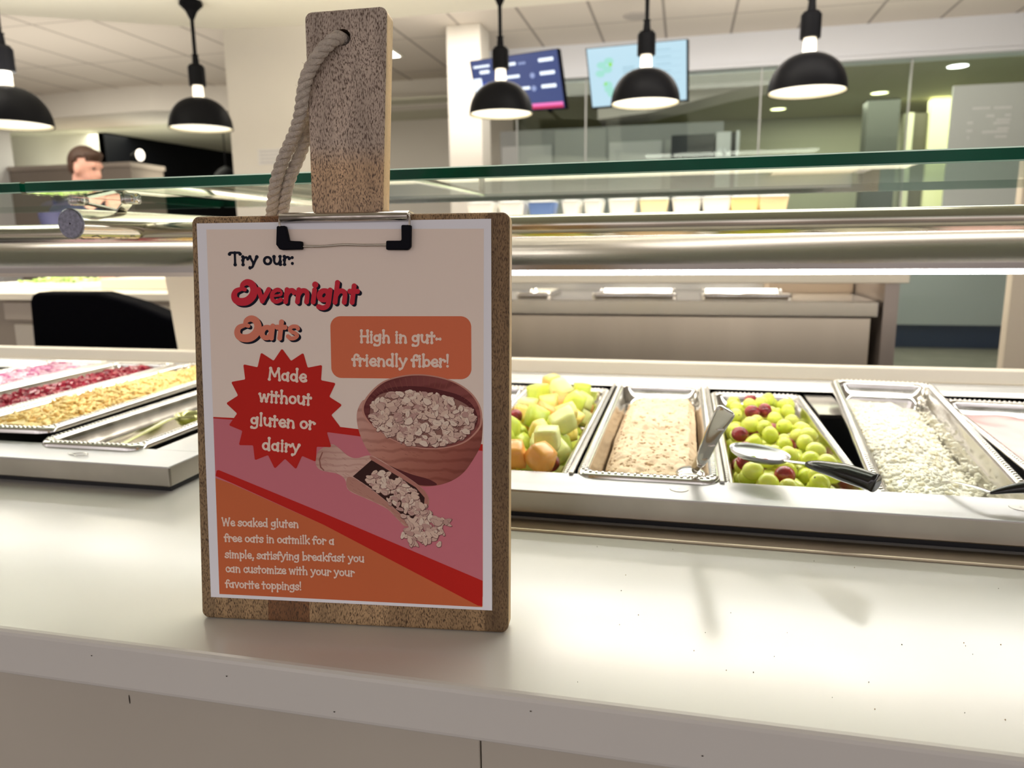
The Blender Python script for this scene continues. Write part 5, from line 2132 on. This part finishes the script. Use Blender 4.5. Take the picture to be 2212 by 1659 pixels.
body = closed([(121.3, 151.1), (118.0, 144.7), (117.3, 138.3), (118.5, 130.4), (121.8, 121.4), (127.1, 112.5), (134.6, 104.1), (143.1, 97.9), (153.8, 92.3), (165.6, 90.2), (177.4, 91.4), (188.0, 95.4),
               (196.4, 102.0), (203.4, 112.1), (208.0, 121.1), (209.3, 131.0), (209.2, 141.0), (206.5, 149.2), (192, 158), (165, 163), (138, 158), (125, 153)])
rim = closed([(121.2, 144.7), (124.6, 154.3), (135.6, 164.9), (149.0, 169.7), (163.3, 171.3), (178.1, 169.7), (191.2, 165.5), (201.5, 158.4), (207.7, 149.2), (209.2, 139.9), (207.2, 132.6), (198.7, 124.0),
              (188.2, 119.6), (175.0, 117.5), (161.7, 118.0), (148.3, 121.4), (136.0, 127.5), (125.9, 135.8)])
oatsA = closed([(126.1, 144.8), (130.0, 153.3), (137.1, 158.1), (151.5, 159.3), (164.8, 159.0), (178.0, 157.0), (191.1, 154.1), (201.5, 148.0), (205.1, 138.8), (201.9, 131.4), (193.5, 124.5), (182.9, 120.0),
                (172.3, 118.5), (159.0, 119.0), (145.6, 123.0), (135.0, 128.6), (127.5, 135.3)])


def shrink(poly, k, c=None):
    cx_ = c[0] if c else sum(p[0] for p in poly) / len(poly)
    cy_ = c[1] if c else sum(p[1] for p in poly) / len(poly)
    return [(cx_ + (p[0] - cx_) * k, cy_ + (p[1] - cy_) * k) for p in poly]


pb = MB()
pb.mi = 1
flat(pb, body, .290)
# tonal zones of the printed bowl: lighter left flank, darker right and underside
rnd = random.Random(11)
pb.mi = 3
flat(pb, closed([(136, 103.5), (146, 97.2), (156, 92.6), (166, 90.8), (176, 91.6), (170, 95.5), (158, 98.6), (146, 102.8), (138, 106.0)]), .2915)
pb.mi = 5
d_ = .2920
for _ in range(110):
    x, y = rnd.uniform(120, 205), rnd.uniform(93, 128)
    if inside((x, y), shrink(body, .96)) and not inside((x, y), shrink(rim, 1.03)):
        l = rnd.uniform(1., 3.2)
        pb.add([PW(x, y, d_), PW(x + l, y - l * .35, d_), PW(x + l, y - l * .35 + .16, d_), PW(x, y + .2, d_)], [(0, 1, 2, 3)])
pb.mi = 4
flat(pb, rim, .2930)
pb.mi = 2
flat(pb, shrink(rim, .968), .2935)
pb.mi = 3
flat(pb, closed([(127, 146), (131, 154.5), (140, 160.5), (152, 162.5), (166, 162.4), (180, 160), (193, 156.5), (202, 150), (206, 140), (203, 133), (194, 126), (180, 121.5), (168, 120), (150, 122.5), (136, 129.5), (128, 138)]), .2940)
pb.mi = 5
for k in range(26):
    a = PI * (.06 + .88 * k / 25)
    x0, y0 = 165 + 41 * math.cos(a), 145 + 24.3 * math.sin(a)
    x1, y1 = 165 + 36 * math.cos(a), 144 + 19 * math.sin(a)
    if y1 > 152 or abs(x0 - 165) > 30:
        pb.add([PW(x0 - .2, y0, .2945), PW(x0 + .2, y0, .2945), PW(x1 + .15, y1, .2945), PW(x1 - .15, y1, .2945)], [(0, 1, 2, 3)])
pb.build('printed_bowl', I_b, po_)


def flakes(name, poly, count, r0, r1, n0, seed):
    rnd = random.Random(seed)
    m = MB()
    m.mi = 3
    xs_, ys_ = [p[0] for p in poly], [p[1] for p in poly]
    cand = []
    while len(cand) < count:
        p = (rnd.uniform(min(xs_), max(xs_)), rnd.uniform(min(ys_), max(ys_)))
        if inside(p, poly):
            cand.append(p)
    cand.sort(key=lambda p: -p[1] + rnd.uniform(-4, 4))
    d = n0
    for x, y in cand:
        a = rnd.uniform(-.7, .7) + (PI / 2 if rnd.random() < .25 else 0)
        r = rnd.uniform(r0, r1)
        asp = rnd.uniform(.40, .72)
        tone = rnd.choice((0, 0, 1, 1, 2, 4))
        for mi, k, ox, oy in ((3, 1.0, .12, -.28), (2 if tone != 2 else 1, .93, 0, -.10), (tone, .88, -.05, .06)):
            m.mi = mi
            d += .0003
            pts = []
            for j in range(14):
                t = 2 * PI * j / 14
                rr_ = r * k * (1 + .10 * math.sin(3 * t + x) + .06 * math.sin(5 * t + y))
                ex, ey = rr_ * math.cos(t), rr_ * asp * math.sin(t)
                pts.append((x + ox + ex * math.cos(a) - ey * math.sin(a), y + oy + ex * math.sin(a) + ey * math.cos(a)))
            m.add([PW(p[0], p[1], d) for p in pts], [tuple(range(14))])
        if rnd.random() < .55:
            m.mi = 3
            d += .0003
            l = r * .55
            cx_, cy_ = math.cos(a), math.sin(a)
            m.add([PW(x - l * cx_, y - l * cy_, d), PW(x + l * cx_, y + l * cy_, d), PW(x + l * cx_ * .2 - .16 * cy_, y + l * cy_ * .2 + .16 * cx_, d)], [(0, 1, 2)])
    return m.build(name, I_o, po_)


ob = MB()
flat(ob, shrink(oatsA, .97), .2950)
ob.build('printed_oats_ground', ink('print_oat_shade', (.30, .15, .125)), po_)
flakes('printed_oats', shrink(oatsA, .95), 430, 2.2, 3.9, .2955, 5)

sc_ = closed([(86.1, 109.2), (88.7, 115.0), (97.5, 119.4), (102.4, 117.6), (110.0, 111.4), (116.7, 109.6), (128.3, 111.6), (145.4, 102.1), (162.3, 91.2), (168.9, 83.9), (169.8, 76.8), (164.1, 74.2), (154.3, 60.1), (146.7, 65.1),
              (139.2, 72.4), (125.8, 78.8), (110.4, 85.5), (107.6, 93.5), (101.9, 97.7), (90.2, 99.7), (85.9, 103.5)], 5)
I_s = [print_wood('print_scoop_wood', [(0, (.50, .28, .23)), (.25, (.68, .45, .38)), (.6, (.62, .38, .31)), (1, (.50, .26, .20))], -.09, .03, 70, .86), ink('print_scoop_mid', (.50, .25, .20)), ink('print_scoop_dark', (.045, .018, .016)), ink('print_scoop_grain', (.28, .11, .09)), ink('print_scoop_rim', (.46, .20, .16))]
ps = MB()
ps.mi = 0
flat(ps, sc_, .330)
ps.mi = 1
flat(ps, closed([(110.6, 85.8), (108.6, 93), (112.4, 95.6), (125.6, 87.8), (141, 76.0), (155.8, 62.4), (154.2, 60.5), (146.7, 65.6), (139.2, 73), (125.8, 79.3)], 4), .3305)
ps.mi = 4
flat(ps, closed([(128, 111.3), (145.4, 101.8), (162.2, 91), (168.7, 83.8), (169.6, 77), (166.9, 76.4), (166.4, 81.9), (160.0, 88.4), (145.0, 97.6), (129.0, 107.4)], 4), .3305)
ps.mi = 2
flat(ps, [(113.5, 96.1), (127.8, 108.5), (145.3, 98.3), (160.4, 89.3), (166.9, 81.9), (166.4, 76.2), (156.3, 62.8), (141.1, 76.4), (126.0, 88.3)], .331)
ps.mi = 3
rnd = random.Random(2)
for _ in range(150):
    x, y = rnd.uniform(86, 150), rnd.uniform(66, 118)
    if inside((x, y), shrink(sc_, .95)) and not inside((x, y), [(113.5, 96.1), (127.8, 108.5), (160, 89), (166, 76), (156.3, 62.8), (126.0, 88.3)]):
        l = rnd.uniform(1.0, 3.6)
        ps.add([PW(x, y, .3312), PW(x + l, y - l * .55, .3312), PW(x + l, y - l * .55 + .14, .3312), PW(x, y + .18, .3312)], [(0, 1, 2, 3)])
ps.add([PW(*p, .3313) for p in ((90.6, 113.6), (88.0, 108), (88.8, 102), (91.5, 99.7), (92.2, 100.0), (89.8, 102.6), (89.0, 107.6), (91.4, 113.4))], [tuple(range(8))])
ps.build('printed_scoop', I_s, po_)
flakes('printed_spilled_oats', closed([(125.5, 94.0), (132.5, 100.2), (145.3, 96.4), (159.0, 88.0), (162.1, 80.9), (167.7, 73.5), (174.0, 68.0), (186.0, 64.6), (182.8, 58.4), (176.1, 54.4), (172.0, 50.1), (158.0, 46.5), (151.5, 53.8),
                                    (154.8, 61.6), (145.9, 72.7), (136.4, 81.0)], 4), 260, 2.2, 3.7, .332, 9)
flakes('printed_loose_oats', [(176.5, 47.5), (179.5, 47.5), (179.5, 50.5), (176.5, 50.5)], 1, 2.6, 2.8, .334, 4)
flakes('printed_loose_oats', [(148, 51), (151, 51), (151, 54), (148, 54)], 1, 3.0, 3.2, .334, 6)

# badge must lie over the scoop handle: lift the star and its words above the picture
for o in list(po_.children):
    nm = o.name.split('.')[0]
    if nm == 'starburst_badge':
        o.location += NN * .00012
    elif nm == 'badge_text':
        o.location += NN * .00020
